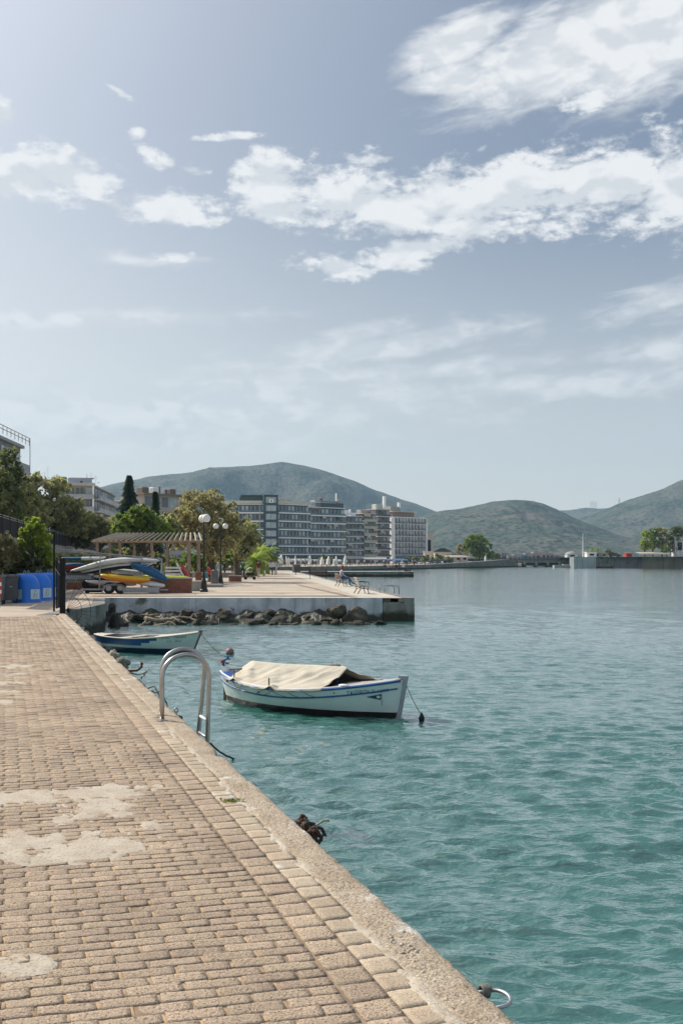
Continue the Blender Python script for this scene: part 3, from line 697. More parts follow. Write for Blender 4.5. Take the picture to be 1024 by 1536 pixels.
def hull_text(o, P, txt, t0, z0, h, side, m, slope=0.0, L=4.4, rev=False, name='registration', off=.008, stretch=1.0):
    cu = bpy.data.curves.new(name, 'FONT'); cu.body = txt; cu.size = h; cu.space_character = 1.15
    tmp = bpy.data.objects.new('tmp', cu); COL.objects.link(tmp); bpy.context.view_layer.update()
    me = bpy.data.meshes.new_from_object(tmp.evaluated_get(bpy.context.evaluated_depsgraph_get())); bpy.data.objects.remove(tmp)
    for v in me.vertices:
        t = t0 + v.co.x * stretch / L; z = z0 + v.co.y * 1.1 + slope * v.co.x
        v.co = P(t, z, side, off)
    me.materials.clear(); me.materials.append(m); ob = bpy.data.objects.new(name, me); COL.objects.link(ob); ob.parent = o

# --- tarpaulin-covered boat. local +x = bow; the side at -y faces the camera
stern = Vector((-2.40, 20.25, WZ)); bow = Vector((1.14, 17.72, WZ)); ctr = (stern + bow) / 2; ang = math.atan2(bow.y - stern.y, bow.x - stern.x)
L1 = (bow - stern).length
def z1(t, j, n, side):
    return 1
B1, P1, S1, K1, H1 = boat('fishing_boat', 'white wooden boat with blue lines under a beige tarpaulin', ctr, ang, L1, 1.55, .58, .44, .71, .34, .22, .25, z1, .115, [M['boat_black'], M['boat_white']])
strake(B1, P1, lambda t: S1(t) - .155 + .01 * t, .016, M['boat_blue'], 'blue_rubbing_strake', .004, .985, off=.004)
strake(B1, P1, lambda t: S1(t) - .012, .022, M['boat_blue'], 'gunwale', .0, .99, off=-.004)
strake(B1, P1, lambda t: S1(t) + .012, .019, M['white_paint'], 'cap_rail', .0, .985, off=-.04)
deck(B1, P1, S1, .70, .985, M['deck_grey'], 'foredeck', -.005, .05, -.03)
deck(B1, P1, S1, .015, .14, M['boat_blue'], 'stern_deck', -.005, .02, -.03)
# stem post, slightly raked, standing proud of the bow
mb = MB(); zt = .775
for w, x0, x1 in ((.05, -.13, .035),):
    vs = []
    for z in (-.33, .0, .4, zt):
        xb = P1(1.0, z, 1).x; vs += [(xb + x0, -w, z), (xb + x1, -w * .55, z), (xb + x1, w * .55, z), (xb + x0, w, z)]
    fs = [(i * 4 + k, i * 4 + (k + 1) % 4, i * 4 + 4 + (k + 1) % 4, i * 4 + 4 + k) for i in range(3) for k in range(4)] + [(12, 13, 14, 15)]
    mb.add(vs, fs)
mb.build('stem_post', M['stem_grey'], B1, normals=True)
mb = MB(); vs = []
for z in (-.30, 0, .35, .68):
    xb = P1(0, z, 1).x; vs += [(xb - .04, -.03, z), (xb + .1, -.045, z), (xb + .1, .045, z), (xb - .04, .03, z)]
mb.add(vs, [(i * 4 + k, i * 4 + (k + 1) % 4, i * 4 + 4 + (k + 1) % 4, i * 4 + 4 + k) for i in range(3) for k in range(4)] + [(12, 13, 14, 15)])
mb.build('stern_post', M['boat_white'], B1, normals=True)
# curled blue stern ornament and rudder
mb = MB(); xb = P1(0, .6, 1).x
mb.tube([(xb + .02, 0, .62), (xb - .03, 0, .72), (xb + .0, 0, .80), (xb + .08, 0, .84), (xb + .15, 0, .82)], [.03, .028, .025, .02, .015], 8)
mb.box((xb + .12, 0, .885), (.17, .07, .015)); mb.tube([(xb + .1, 0, .82), (xb + .1, 0, .88)], .02, 6); mb.build('tiller_head', M['kayak_blue'], B1, smooth=False)
mb = MB(); mb.box((xb - .03, -.03, .77), (.04, .03, .06)); mb.box((xb + .05, .03, .74), (.08, .03, .03)); mb.build('stern_fitting', M['red_plastic'], B1)
mb = MB(); xr = P1(0, 0, 1).x; mb.box((xr - .07, 0, -.02), (.16, .03, .55), mi=0); mb.build('rudder', M['wood_dark'], B1)
# tarpaulin on a ridge pole: draped cloth with folds
def tarp():
    nt, nv = 70, 40; t0, t1 = .045, .69; vs = []
    for i in range(nt + 1):
        a = i / nt; t = t0 + (t1 - t0) * a
        rz = .50 + .34 * min(1, (a / .20)) ** .8 + .03 * a - .03 * math.sin(a * math.pi) ** 2
        rz = min(rz, .885)
        for j in range(nv + 1):
            s_ = 2 * j / nv - 1                 # -1 = camera side gunwale
            te = t + (.03 * (1 - abs(s_)) if s_ < 0 else -.01 * 0 + (.16 * s_ * a ** 3)) - (.03 * a ** 3 if s_ < 0 else 0) * (1 - abs(s_)) * 0
            te = min(te, .86); e = P1(te, S1(te), 1, .022)
            y = s_ * e.y; w = abs(s_)
            ez = S1(te) + .012
            z = rz + (ez - rz) * (w ** 1.02) - .05 * math.sin(w * math.pi)
            fold = noise.noise(Vector((a * 9 + s_ * 2.2, s_ * 1.3, 1.5))) * .06 + (1 - abs(noise.noise(Vector((a * 14 - s_ * 5, s_ * 1.2, 7))))) ** 5 * .055 - .015
            scal = 0
            if w > .93:
                z -= (w - .93) / .07 * (.035 + .025 * noise.noise(Vector((a * 12, s_ * 2, 3)))); y += (1 if s_ > 0 else -1) * .006
            z += fold * math.sin(min(1, w * 1.15) * math.pi) ** .8
            # gathered peaks where pegs lift the hem
            if s_ < -.8:
                for pk in (.205, .60): z += .08 * math.exp(-((a - pk) / .035) ** 2) * (w - .8) / .2
            vs.append((e.x + fold * .2, y, z))
    f = [(i * (nv + 1) + j, (i + 1) * (nv + 1) + j, (i + 1) * (nv + 1) + j + 1, i * (nv + 1) + j + 1) for i in range(nt) for j in range(nv)]
    ob = MB().add(vs, f).build('tarpaulin', M['tarp'], B1, smooth=True)
    sm = ob.modifiers.new('thickness', 'SOLIDIFY'); sm.thickness = .006
    tag(ob, 'beige tarpaulin stretched over a ridge, open at the front')
    return vs, nt, nv
tv, tnt, tnv = tarp()
mb = MB(); zt_ = P1(.60, .5, 1); mb.tube([(P1(.03, .5, 1).x, 0, .62), (P1(.67, .5, 1).x, 0, .88)], .018, 6); mb.build('ridge_pole', M['wood_old'], B1)
mb = MB(); xq = P1(.655, .5, 1).x; mb.tube([(xq, 0, .2), (xq, 0, .89)], .016, 6); mb.build('tarp_prop', M['kayak_blue'], B1)
for tpk in (.17, .42):
    q = P1(tpk, S1(tpk), -1, -.02); mb = MB(); mb.tube([(q.x, q.y, q.z - .05), (q.x, q.y, q.z + .20)], .014, 6); mb.build('thole_pin', M['wood_old'], B1)
for ta, tb in ((.165, .22), (.40, .33), (.43, .52), (.52, .58), (.60, .66), (.25, .18), (.46, .38)):
    mb = MB(); a = P1(ta, S1(ta) - .01, -1, .035); b = P1(tb, S1(tb) - .14, -1, .028); mb.tube([a, (a + b) / 2 + Vector((0, -.004, -.02)), b], .0065, 5); mb.build('lashing', M['rope_grey'], B1)
for tx in (.30, .50, .76):
    mb = MB(); y = H1(tx, .30) - .04; x = P1(tx, .3, 1).x; mb.box((x, 0, .30), (.20, 2 * y, .03)); mb.build('thwart', M['wood_dark'], B1)
for tx, zz in ((.10, .07), (.745, .085)):
    q = P1(tx, S1(tx) - zz, -1, .008); mb = MB(); mb.ball(q, .028, 8, (1, .4, 1)); mb.build('fairlead', M['rubber'] if tx < .5 else M['white_paint'], B1)
    if tx > .5:
        mb = MB(); mb.ball(q + Vector((0, -.014, 0)), .014, 8, (1, .4, 1)); mb.build('fairlead_hole', M['rubber'], B1)
q = P1(.35, S1(.35) - .10, -1, .006); mb = MB(); mb.ball(q, .018, 8); mb.build('hull_bolt', M['rust'], B1)
mb = MB(); q = P1(.78, S1(.78), -1, -.05); mb.ball((q.x, q.y, q.z + .03), .07, 10, (1.8, .6, .45)); mb.build('fender', M['white_paint'], B1, smooth=True)
hull_text(B1, P1, 'ΣΚΙΠΡΟ', .795, .42, .085, -1, M['lettering'], .12, L1, name='boat_name')
hull_text(B1, P1, 'Χ.Σ.', .875, .455, .08, -1, M['lettering'], .12, L1, name='port_mark')
hull_text(B1, P1, '1299', .915, .475, .08, -1, M['lettering'], .12, L1, name='registration')
def decal(pts, name, m, off):
    vs = [P1(t, z, -1, off) for t, z in pts]; mb = MB(); mb.add(vs, [tuple(range(len(vs)))]); mb.build(name, m, B1)
decal([(.872, .395), (.928, .345), (.930, .455)], 'pennant', M['boat_navy'], .010)
decal([(.9195 + .0075 * math.cos(a * .5236), .400 + .027 * math.sin(a * .5236)) for a in range(12)], 'pennant_disc', M['white_paint'], .014)
decal([(.9302, .46), (.9335, .46), (.9335, .24), (.9315, .24)], 'pennant_staff', M['stem_grey'], .010)

# --- blue and white boat
bow2 = Vector((-4.22, 29.95, WZ)); st2 = Vector((-7.75, 31.6, WZ)); c2 = (bow2 + st2) / 2; L2 = (bow2 - st2).length; a2 = math.atan2(bow2.y - st2.y, bow2.x - st2.x)
def z2(t, j, n, side):
    if j < 4: return 1
    if j >= n - 1: return 1
    if t < (.56 if j < 8 else .64 if j < 11 else .71): return 2
    return 1
B2, P2, S2, K2, H2 = boat('rowing_boat', 'open white boat with blue side band moored by the quay', c2, a2, L2, 1.5, .50, .46, .66, .25, .42, .10, z2, .16, [M['boat_navy'], M['boat_white'], M['boat_blue']])
strake(B2, P2, lambda t: S2(t) - .01, .025, M['deck_cream'], 'gunwale', 0, .99, off=0)
deck(B2, P2, S2, .66, .985, M['deck_cream'], 'foredeck', -.005, .05, -.03)
deck(B2, P2, S2, .02, .62, M['deck_cream'], 'inner_deck', -.10, .01, -.06)
deck(B2, P2, S2, .0, .14, M['deck_cream'], 'stern_deck', -.005, .02, -.03)
mb = MB(); y = H2(.36, .4) - .04; mb.box((P2(.36, .4, 1).x, 0, .44), (.22, 2 * y, .03)); mb.build('thwart', M['deck_cream'], B2)
mb = MB(); q = P2(.52, S2(.52), -1, -.03); mb.box((q.x, q.y, q.z + .025), (.22, .04, .03)); mb.build('oar_block', M['wood_dark'], B2)
mb = MB(); vs = []
for z in (-.2, .1, .4, .72):
    xb = P2(1.0, z, 1).x; vs += [(xb - .06, -.035, z), (xb + .03, -.02, z), (xb + .03, .02, z), (xb - .06, .035, z)]
mb.add(vs, [(i * 4 + k, i * 4 + (k + 1) % 4, i * 4 + 4 + (k + 1) % 4, i * 4 + 4 + k) for i in range(3) for k in range(4)] + [(12, 13, 14, 15)]); mb.build('stem_post', M['wood_old'], B2, normals=True)
hull_text(B2, P2, 'ΓΙΑΓΙΩ', .725, .46, .085, -1, M['lettering'], .03, L2, name='boat_name')
hull_text(B2, P2, 'ΓΙΑΝΝΗ', .835, .475, .085, -1, M['lettering'], .03, L2, name='boat_name')
hull_text(B2, P2, 'Χ.Σ.', .785, .35, .08, -1, M['lettering'], .03, L2, name='port_mark')
hull_text(B2, P2, '6913', .845, .36, .08, -1, M['lettering'], .03, L2, name='registration')

def sag(a, b, drop, n=16): return [a.lerp(b, i / n) - Vector((0, 0, drop * math.sin(math.pi * i / n))) for i in range(n + 1)]
def rope(label, pts, r, m, cat='rope', name='rope', seed=0, jit=0.0):
    o0 = Vector(pts[0]); mb = MB(); P = []
    for i, p in enumerate(pts): P.append(Vector(p) - o0 + Vector((noise.noise(Vector((i * .7, seed, 0))), noise.noise(Vector((i * .7, seed, 5))), noise.noise(Vector((i * .7, seed, 9))))) * jit)
    mb.tube(P, r, 7); o = mb.build(name, M[m], smooth=True); o.location = o0; tag(o, label, cat); return o
bt = Matrix.Translation(ctr) @ Matrix.Rotation(ang, 4, 'Z')
pa = bt @ Vector((P1(1, .6, 1).x + .03, 0, .62)); pb = Vector((1.415, 17.6, WZ + .02)) ; pb = G(632, 1079, WZ + .03)
rope('thin anchor rope from the bow of the tarpaulined boat down to a black float', sag(pa, pb + Vector((0, 0, .07)), .03), .007, 'rope_grey', 'anchor rope', 'anchor_rope')
o = thing('float', 'small black cone-shaped float on the water off the tarpaulined boat', 'float', pb); mb = MB(); mb.lathe([(.045, -.03), (.055, .02), (.03, .08), (.008, .12)], 12); mb.build('float_body', M['rubber'], o, smooth=True); mb = MB(); mb.tube([(.012 * math.cos(k), 0, .128 + .012 * math.sin(k)) for k in np.linspace(0, 6.28, 9)[:-1]], .003, 5, closed=True); mb.build('eye', M['galv'], o)
bt2 = Matrix.Translation(c2) @ Matrix.Rotation(a2, 4, 'Z'); pa = bt2 @ Vector((P2(1, .6, 1).x + .02, 0, .62))
rope('mooring line from the bow of the blue and white boat into the water', sag(pa, G(330, 981, WZ - .02), .04), .008, 'rope_grey', 'mooring line', 'mooring_line')
o = thing('buoy', 'round pinkish mooring buoy floating beyond the tarpaulined boat', 'buoy', G(345, 981, WZ)); mb = MB(); mb.ball((0, 0, .055), .125, 18, (1, 1, 1.05)); mb.build('ball', M['buoy_pink'], o, smooth=True)
mb = MB(); mb.tube([(.126 * math.cos(k), .126 * math.sin(k), .03) for k in np.linspace(0, 6.2832, 25)[:-1]], .008, 6, closed=True); mb.build('band', M['wood_dark'], o, smooth=True)
mb = MB(); mb.tube([(.03 * math.cos(k), 0, .195 + .03 * math.sin(k)) for k in np.linspace(0, 6.28, 13)[:-1]], .007, 6, closed=True); mb.build('eye', M['galv'], o, smooth=True)

# ------------------------------------------------------------------ bathing ladder on the quay edge
lad = thing('pool_ladder', 'steel bathing ladder with two arched handrails on the quay edge', 'ladder', (0, 0, 0)); f1 = G(243.5, 1081); lad.location = f1
out = -NX  # towards the water
def arch(foot, top_h, width, lean, r=.024, low=-1.5, spread=Vector((0, 0, 0))):
    pts = [foot + Vector((0, 0, z)) for z in (0, .2, .4)]; cz = top_h - width / 2 * .92
    pts[-1].z = foot.z + cz - .02
    pts.insert(2, foot + Vector((0, 0, cz * .75)))
    for k in range(0, 19):
        a = math.pi * (1 - k / 18); pts.append(foot + out * (width / 2 + width / 2 * math.cos(a)) + spread * (k / 18) + Vector((0, 0, cz + math.sin(a) * width / 2 * .92)))
    e = pts[-1]
    for z in (cz * .6, cz * .3, 0, -.3, -.7, low): pts.append(Vector((e.x, e.y, foot.z + z)) + lean * ((cz - z) / cz))
    pts.sort(key=lambda p: 0) if False else None
    return pts
for i, (fp, h, w, lean) in enumerate(((Vector((0, 0, 0)), .73, .53, Vector((-.012, -.01, 0))), (AX * .38 + out * .05, .76, .50, Vector((-.05, .0, 0))))):
    mb = MB(); mb.tube(arch(fp, h, w, lean), .025, 14); h_ = mb.build('handrail', M['steel'], lad, smooth=True)
    mb = MB(); mb.lathe([(.062, .002), (.062, .008), (.03, .010), (.028, .02)], 20, fp); mb.build('foot_plate', M['steel'], lad, smooth=False)
pa_ = arch(Vector((0, 0, 0)), .73, .53, Vector((-.012, -.01, 0))); pb_ = arch(AX * .38 + out * .05, .76, .50, Vector((-.05, .0, 0)))
for z in (-.03, -.22, -.55, -.85):
    def at(pp):
        q = pp[-6:]
        for a, b in zip(q, q[1:]):
            if b.z <= z <= a.z: return a.lerp(b, (a.z - z) / (a.z - b.z))
        return q[-1]
    mb = MB(); mb.tube([at(pa_), at(pb_)], .017, 10); mb.build('rung', M['white_paint'] if z > -.1 else M['galv'], lad, smooth=True)

e1 = Q(12.3, -.04, -.03); e2 = G(363, 1141, WZ - .01)
pts = [e1, e1 + out * .06 + Vector((0, 0, -.04))] + sag(e1 + out * .08 + Vector((0, 0, -.10)), G(316, 1116, WZ + .28), .03, 10) + sag(G(316, 1116, WZ + .28), e2, .05, 10)[1:]
rope('dark wet rope from the foot of the ladder into the water', pts, .013, 'rope_dark', seed=3, jit=.03)
o = thing('mooring_cleat', 'small dark ring cleat behind the foot of the ladder', 'cleat', e1 + Vector((0, 0, .03))); mb = MB(); mb.tube([(.022 * math.cos(k), 0, .03 + .026 * math.sin(k)) for k in np.linspace(0, 6.28, 13)[:-1]], .010, 6, closed=True); mb.tube([(0, 0, -.03), (0, 0, .02)], .012, 6); mb.build('ring', M['galv'], o, smooth=True)

# ring handle at the lower right with a rope wound on it
rp = Q(4.42, -.058, -.045); o = thing('mooring_ring', 'bent grey steel mooring ring set in the quay edge near the front', 'mooring ring', rp)
wdt = .15; pts = [Vector((0, 0, 0)) + out * -.03 + AX * .02]
for k in range(15):
    a = -math.pi / 2 + math.pi * k / 14; pts.append(out * (.045 + .05 * math.cos(a)) + AX * (-.5 * wdt * math.sin(a) - .04) + Vector((0, 0, .008 * math.cos(a))))
pts.append(out * -.03 + AX * (-wdt / 2 - .05)); mb = MB(); pts[0] = out * -.03 + AX * (wdt / 2 - .04); mb.tube(pts, .0085, 10); mb.build('bar', M['galv'], o, smooth=True)
wp = []
for k in range(90):
    a = k / 90 * 2 * math.pi * 4.5; wp.append(out * (.010 + .034 * k / 90) + AX * (wdt / 2 - .043 + .022 * math.cos(a)) + Vector((0, 0, .004 + .024 * math.sin(a))))
rope('greenish grey rope wound in tight turns on the front mooring ring', [rp + p for p in wp], .0068, 'rope_grey', 'rope coil', 'rope_coil')
# bundle of old rope and rusty chain hanging on the edge
def tangle(label, c, ext, n, r, m, seed, cat='rope tangle', name='rope_tangle'):
    r2 = random.Random(seed); pts = []; 
    for i in range(n):
        a = i * .62; pts.append(Vector(c) + AX * ext[0] * (i / n - .5) * 2 + out * (ext[1] * math.cos(a) * r2.uniform(.5, 1)) + Vector((0, 0, ext[2] * math.sin(a * .83) * r2.uniform(.5, 1))))
    P = []
    for i in range(len(pts) - 1):
        for k in range(4): P.append(pts[i].lerp(pts[i + 1], k / 4))
    return rope(label, P, r, m, cat, name, seed, .012)
bc = Q(7.18, -.10, -.05)
tangle('brown rusty chain bundled on the quay edge right of the pavers', bc, (.24, .05, .055), 46, .013, 'rust', 2, 'chain', 'chain')
tangle('black tangled rope heaped over the rusty chain on the quay edge', bc + AX * -.06 + out * .02, (.16, .055, .07), 40, .012, 'rope_dark', 5)
tangle('pale rope end twisted into the rusty chain bundle', bc + AX * .05, (.10, .045, .05), 26, .010, 'rope_grey', 6)
rope('short loose rope end sticking out over the water from the chain bundle', [bc + out * .03, bc + out * .08 + Vector((0, 0, .02)), bc + out * .13 + Vector((0, 0, .045)), bc + out * .17 + Vector((0, 0, .04))], .008, 'rope_pale')
# weathered ropes and fittings further along the edge
rope('thick dark rope hanging along the quay edge beside the gate', [Q(22 + i * .45, -.10 + .03 * math.sin(i * 1.7), -.06 - .06 * abs(math.sin(i * .9))) for i in range(26)], .045, 'rope_dark', jit=.05, seed=2)
rope('dark rope lying along the quay edge left of the ladder', [Q(14.6 + i * .35, -.09 + .015 * math.sin(i * 1.9), -.05 - .05 * abs(math.sin(i * .8))) for i in range(13)], .022, 'rope_dark', jit=.03, seed=8)
for i, (u, lb) in enumerate(((14.35, 'dark rope loop drooping from the quay edge, nearest to the ladder'), (14.9, 'second dark rope loop drooping from the quay edge left of the ladder'))):
    rope(lb, [Q(u, -.05, -.03), Q(u - .05, -.15, .0), Q(u - .2, -.21, -.15), Q(u - .32, -.22, -.4), Q(u - .38, -.17, -.55)], .014, 'rope_grey')
for u, m_, lb in ((19.8, 'rope_pale', 'knotted pale rope lump on the quay edge next to the blue and white boat'), (18.4, 'rope_grey', 'greyish rope knot on the quay edge before the blue and white boat')):
    tangle(lb, Q(u, -.10, -.02), (.22, .10, .08), 30, .035, m_, int(u * 10), 'rope knot', 'rope_knot')
rope('pale mooring rope sagging from the quay edge beside the blue and white boat', sag(Q(19.6, -.05, 0), G(232, 993, WZ - .02), .35, 20), .020, 'rope_pale', 'mooring rope', 'mooring_rope')
o = thing('mooring_hook', 'small rusty mooring hook on the quay edge by the pale rope', 'hook', Q(17.3, -.06, -.04)); mb = MB(); mb.tube([(0, 0, 0), out * .15, out * .22 + Vector((0, 0, .06)), out * .22 + Vector((0, 0, .12))], .02, 7); mb.tube([out * .22 + Vector((0, 0, .12)) - AX * .08, out * .22 + Vector((0, 0, .12)) + AX * .08], .02, 7); mb.build('bar', M['rust'], o, smooth=True)
# ------------------------------------------------------------------ trees and plants
def foliage(lobes, n, size, seed, hollow=.55, droop=0.0, sparse=.0, elong=1.5):
    """leaf-sized quads through the outer volume of several lobes; returns verts, faces, tone"""
    g = np.random.default_rng(seed); lob = np.array([(l[0], l[1], l[2], l[3], l[4] if len(l) > 4 else 1.0) for l in lobes])
    wgt = lob[:, 3] ** 2; wgt /= wgt.sum(); which = g.choice(len(lob), n, p=wgt)
    d = g.normal(size=(n, 3)); d /= np.linalg.norm(d, axis=1)[:, None]
    r = hollow + (1 - hollow) * g.random(n) ** .6; r += g.normal(size=n) * .07
    L = lob[which]; c = L[:, :3] + d * (r * L[:, 3])[:, None] * np.stack([np.ones(n), np.ones(n), L[:, 4]], -1)
    # break into clumps: pull each leaf towards a nearby clump centre
    ncl = max(10, n // 45); cl = c[g.choice(n, ncl)]
    s_ = (c[:, None, :] if n * ncl < 4e7 else None)
    if s_ is not None:
        dist = ((s_ - cl[None]) ** 2).sum(-1); k = dist.argmin(1)
        pull = np.clip(g.random(n) * .75, 0, 1)[:, None]; c = c + (cl[k] - c) * pull; tone = (k * 0.6180339) % 1.0
    else:
        k = g.integers(0, ncl, n); tone = g.random(n)
    tone = np.clip(tone * .7 + g.random(n) * .3, 0, 1)
    # ragged outline: low-frequency warp, and some clumps missing
    rr = L[:, 3][:, None]; q = c / rr * 2.6
    c = c + rr * .17 * np.stack([np.sin(q[:, 1] * 1.7 + q[:, 2] * 2.3 + seed), np.sin(q[:, 2] * 1.9 + q[:, 0] * 2.1), np.sin(q[:, 0] * 2.2 + q[:, 1] * 1.6 + 2)], -1)
    keep = ((k * 0.7548777) % 1.0) > .17
    c, tone = c[keep], tone[keep]; n = len(c)
    a = g.normal(size=(n, 3)); a[:, 2] -= droop; a /= np.linalg.norm(a, axis=1)[:, None]
    b = np.cross(a, g.normal(size=(n, 3))); b /= np.linalg.norm(b, axis=1)[:, None]
    s = size * (.55 + .9 * g.random(n)); a = a * (s * elong * .5)[:, None]; b = b * (s * .5)[:, None]
    v = np.stack([c - a, c + b * .9 - a * .1, c + a, c - b * .9 - a * .1], 1).reshape(-1, 3)
    f = np.arange(4 * n).reshape(-1, 4); return v, f, np.repeat(tone, 4)
def tree(name, label, base, h, lobes, n, size, leaf, seed, cat='tree', trunk_r=.18, group=None, droop=0.0, hollow=.5, trunk_top=.5, limbs=True, bark='bark'):
    o = thing(name, label, cat, base, 0, group); v, f, t = foliage(lobes, n, size, seed, hollow, droop)
    mesh_np('crown', v, f, M[leaf], o, tone=t)
    mb = MB(); r2 = random.Random(seed); tt = h * trunk_top
    ctr_ = Vector((sum(l[0] for l in lobes) / len(lobes), sum(l[1] for l in lobes) / len(lobes), tt))
    mid = Vector((r2.uniform(-.15, .15), r2.uniform(-.1, .1), tt * .55)); top = Vector((ctr_.x * .4, ctr_.y * .4, tt))
    mb.tube([(0, 0, -.05), (0, 0, .15), mid, top], [trunk_r * 1.5, trunk_r * 1.1, trunk_r * .85, trunk_r * .6], 9)
    if limbs:
        for l in lobes:
            e = Vector(l[:3]); st_ = mid.lerp(top, r2.uniform(.3, 1)); m_ = st_.lerp(e, .5) + Vector((r2.uniform(-.3, .3), r2.uniform(-.3, .3), -.1 * (e - st_).length))
            mb.tube([st_, m_, e], [trunk_r * .5, trunk_r * .33, trunk_r * .12], 6)
    mb.build('trunk', M[bark], o, smooth=True); return o
def lob(px, py, d, rpx, sq=1.0, base=None, dy=0.0):
    p = W(px, py, d + dy) - base; return (p.x, p.y, p.z, rpx / F * d, sq)
def ptree(name, label, bx, d, spec, n, size, leaf, seed, zb=0.0, ybase=None, **kw):
    """tree standing at distance d; lobes given where their centres stand"""
    base = Vector(((bx - 512) / F * d, d, zb)); L = []
    for i, s in enumerate(spec):
        px, py, r = s[:3]; L.append(lob(px, py, d, r, s[3] if len(s) > 3 else .85, base, ((i * 37) % 11 / 11 - .5) * r / F * d * 1.2))
    top = max(l[2] + l[3] for l in L); return tree(name, label, base, top, L, n, size, leaf, seed, **kw)
# big tamarisk-like trees on the promenade
ptree('tamarisk_tree', 'largest brownish feathery tree behind the lamp posts', 318, 80, [(300, 765, 34), (275, 785, 26), (330, 778, 30), (302, 800, 32), (340, 805, 24), (270, 810, 20), (325, 825, 22), (352, 790, 16), (288, 750, 18), (318, 750, 18), (262, 772, 14)], 15000, .16, 'leaf_brown', 3, trunk_r=.32, trunk_top=.42, droop=.6)
ptree('tamarisk_tree', 'rounded olive tree between the twin-globe lamps and the palm', 356, 96, [(358, 800, 26), (375, 808, 18), (340, 812, 20), (362, 825, 20), (345, 790, 16), (372, 792, 14), (384, 816, 9)], 9000, .17, 'leaf_olive', 4, trunk_r=.3, trunk_top=.4, droop=.6)
ptree('broadleaf_tree', 'bright green leafy tree behind the pergola', 215, 74, [(205, 775, 18), (190, 785, 18), (225, 780, 18), (240, 790, 16), (205, 797, 20), (180, 798, 14), (232, 803, 16), (213, 765, 10), (250, 800, 12)], 9000, .19, 'leaf_green', 5, trunk_r=.2)
ptree('broadleaf_tree', 'yellow green tree right of the bright leafy tree', 250, 76, [(250, 782, 14), (262, 795, 14), (245, 797, 12), (258, 808, 12)], 3500, .18, 'leaf_olive', 6, trunk_r=.15)
def conifer(label, bx, by, ty, d, wpx, n, seed, zb=0.0, leaf='leaf_conifer'):
    base = Vector(((bx - 512) / F * d, d, zb)); H = EYE - (ty - HZ) / F * d - zb; w = wpx / F * d / 2
    o = thing('conifer_tree', label, 'tree', base); g = np.random.default_rng(seed)
    t = g.random(n) ** .8; z = H * (.16 + .84 * t); r = w * (1 - (z / H - .16) / .84) ** 1.0 * (.50 + .55 * (1 - (z / H * 15) % 1)) * g.random(n) ** .4 + .05
    a = g.random(n) * 6.283; r *= 1 + .3 * np.sin(a * 3 + z * 2.3)
    c = np.stack([r * np.cos(a), r * np.sin(a), z - r * .18], -1)
    dr = np.stack([np.cos(a), np.sin(a), -.25 + 0 * a], -1); s = (.35 + .4 * g.random(n)) * d / 150
    u = np.cross(dr, g.normal(size=(n, 3))); u /= np.linalg.norm(u, axis=1)[:, None]
    v = np.stack([c - dr * (s * .7)[:, None], c + u * (s * .22)[:, None], c + dr * (s * .7)[:, None], c - u * (s * .22)[:, None]], 1).reshape(-1, 3)
    mesh_np('crown', v, np.arange(4 * n).reshape(-1, 4), M[leaf], o, tone=np.repeat(np.clip(g.random(n) * .5 + .5 * ((z * 1.7) % 1), 0, 1), 4))
    mb = MB(); mb.tube([(0, 0, 0), (0, 0, H * .5), (0, 0, H)], [.25, .16, .03], 8); mb.build('trunk', M['bark'], o)
conifer('tall dark conical conifer left of the far houses', 194, 800, 714, 150, 66, 12000, 31)
conifer('small dark conifer in front of the low house', 233, 800, 738, 118, 30, 4500, 32)
# left-hand side: large trees on the raised garden
ptree('evergreen_tree', 'tall dark tree at the left edge under the high balcony', -5, 66, [(-8, 720, 34), (10, 700, 26), (20, 735, 24), (-10, 760, 40), (22, 765, 26), (-30, 700, 36), (8, 790, 32), (12, 682, 14), (30, 712, 12)], 13000, .17, 'leaf_dark', 41, zb=2.9, trunk_r=.3)
ptree('olive_tree', 'wide olive-coloured tree in front of the balcony apartment block', 80, 92, [(60, 735, 26), (85, 730, 20), (45, 760, 28), (80, 765, 30), (105, 760, 20), (125, 782, 18), (60, 790, 24), (100, 790, 20), (42, 725, 16), (118, 765, 13)], 17000, .19, 'leaf_olive', 42, zb=2.9, trunk_r=.28, droop=.3)
ptree('olive_tree', 'lower olive tree between the wide olive tree and the pergola', 150, 90, [(140, 785, 16), (160, 790, 16), (150, 800, 14), (128, 795, 14), (172, 800, 12), (135, 775, 10)], 7000, .19, 'leaf_olive', 43, trunk_r=.2, droop=.3)
# hedge behind the bins
ptree('bright_shrub', 'sunlit lime green shrub rising above the bins', 52, 45.8, [(48, 793, 12), (60, 806, 12), (40, 808, 10), (68, 824, 12), (54, 781, 6), (43, 780, 5), (72, 806, 7), (30, 816, 10), (50, 818, 14), (62, 792, 6), (34, 798, 6), (74, 838, 8), (28, 832, 10)], 5200, .12, 'leaf_bright', 44, trunk_r=.08, cat='shrub')
ptree('hedge', 'dark dense hedge standing directly behind the blue bins', 50, 46.5, [(55, 835, 22), (35, 840, 22), (72, 845, 18), (20, 850, 20), (50, 860, 24), (70, 868, 18), (30, 868, 20), (78, 835, 8)], 8000, .13, 'leaf_dark', 45, trunk_r=.1, cat='hedge')
ptree('autumn_shrub', 'yellow-brown shrub at the left edge beside the bright shrub', 8, 45, [(6, 815, 18), (-12, 820, 20), (14, 835, 16), (0, 845, 20), (-20, 850, 20)], 5200, .12, 'leaf_brown', 46, trunk_r=.1, cat='shrub')
ptree('garden_hedge', 'long low hedge with yellowish top behind the kayak trailer', 115, 62, [(100, 842, 12), (118, 840, 12), (136, 844, 12), (155, 846, 12), (90, 838, 10), (108, 855, 12), (130, 858, 12), (152, 858, 12)], 6500, .13, 'leaf_olive', 47, trunk_r=.08, cat='hedge')
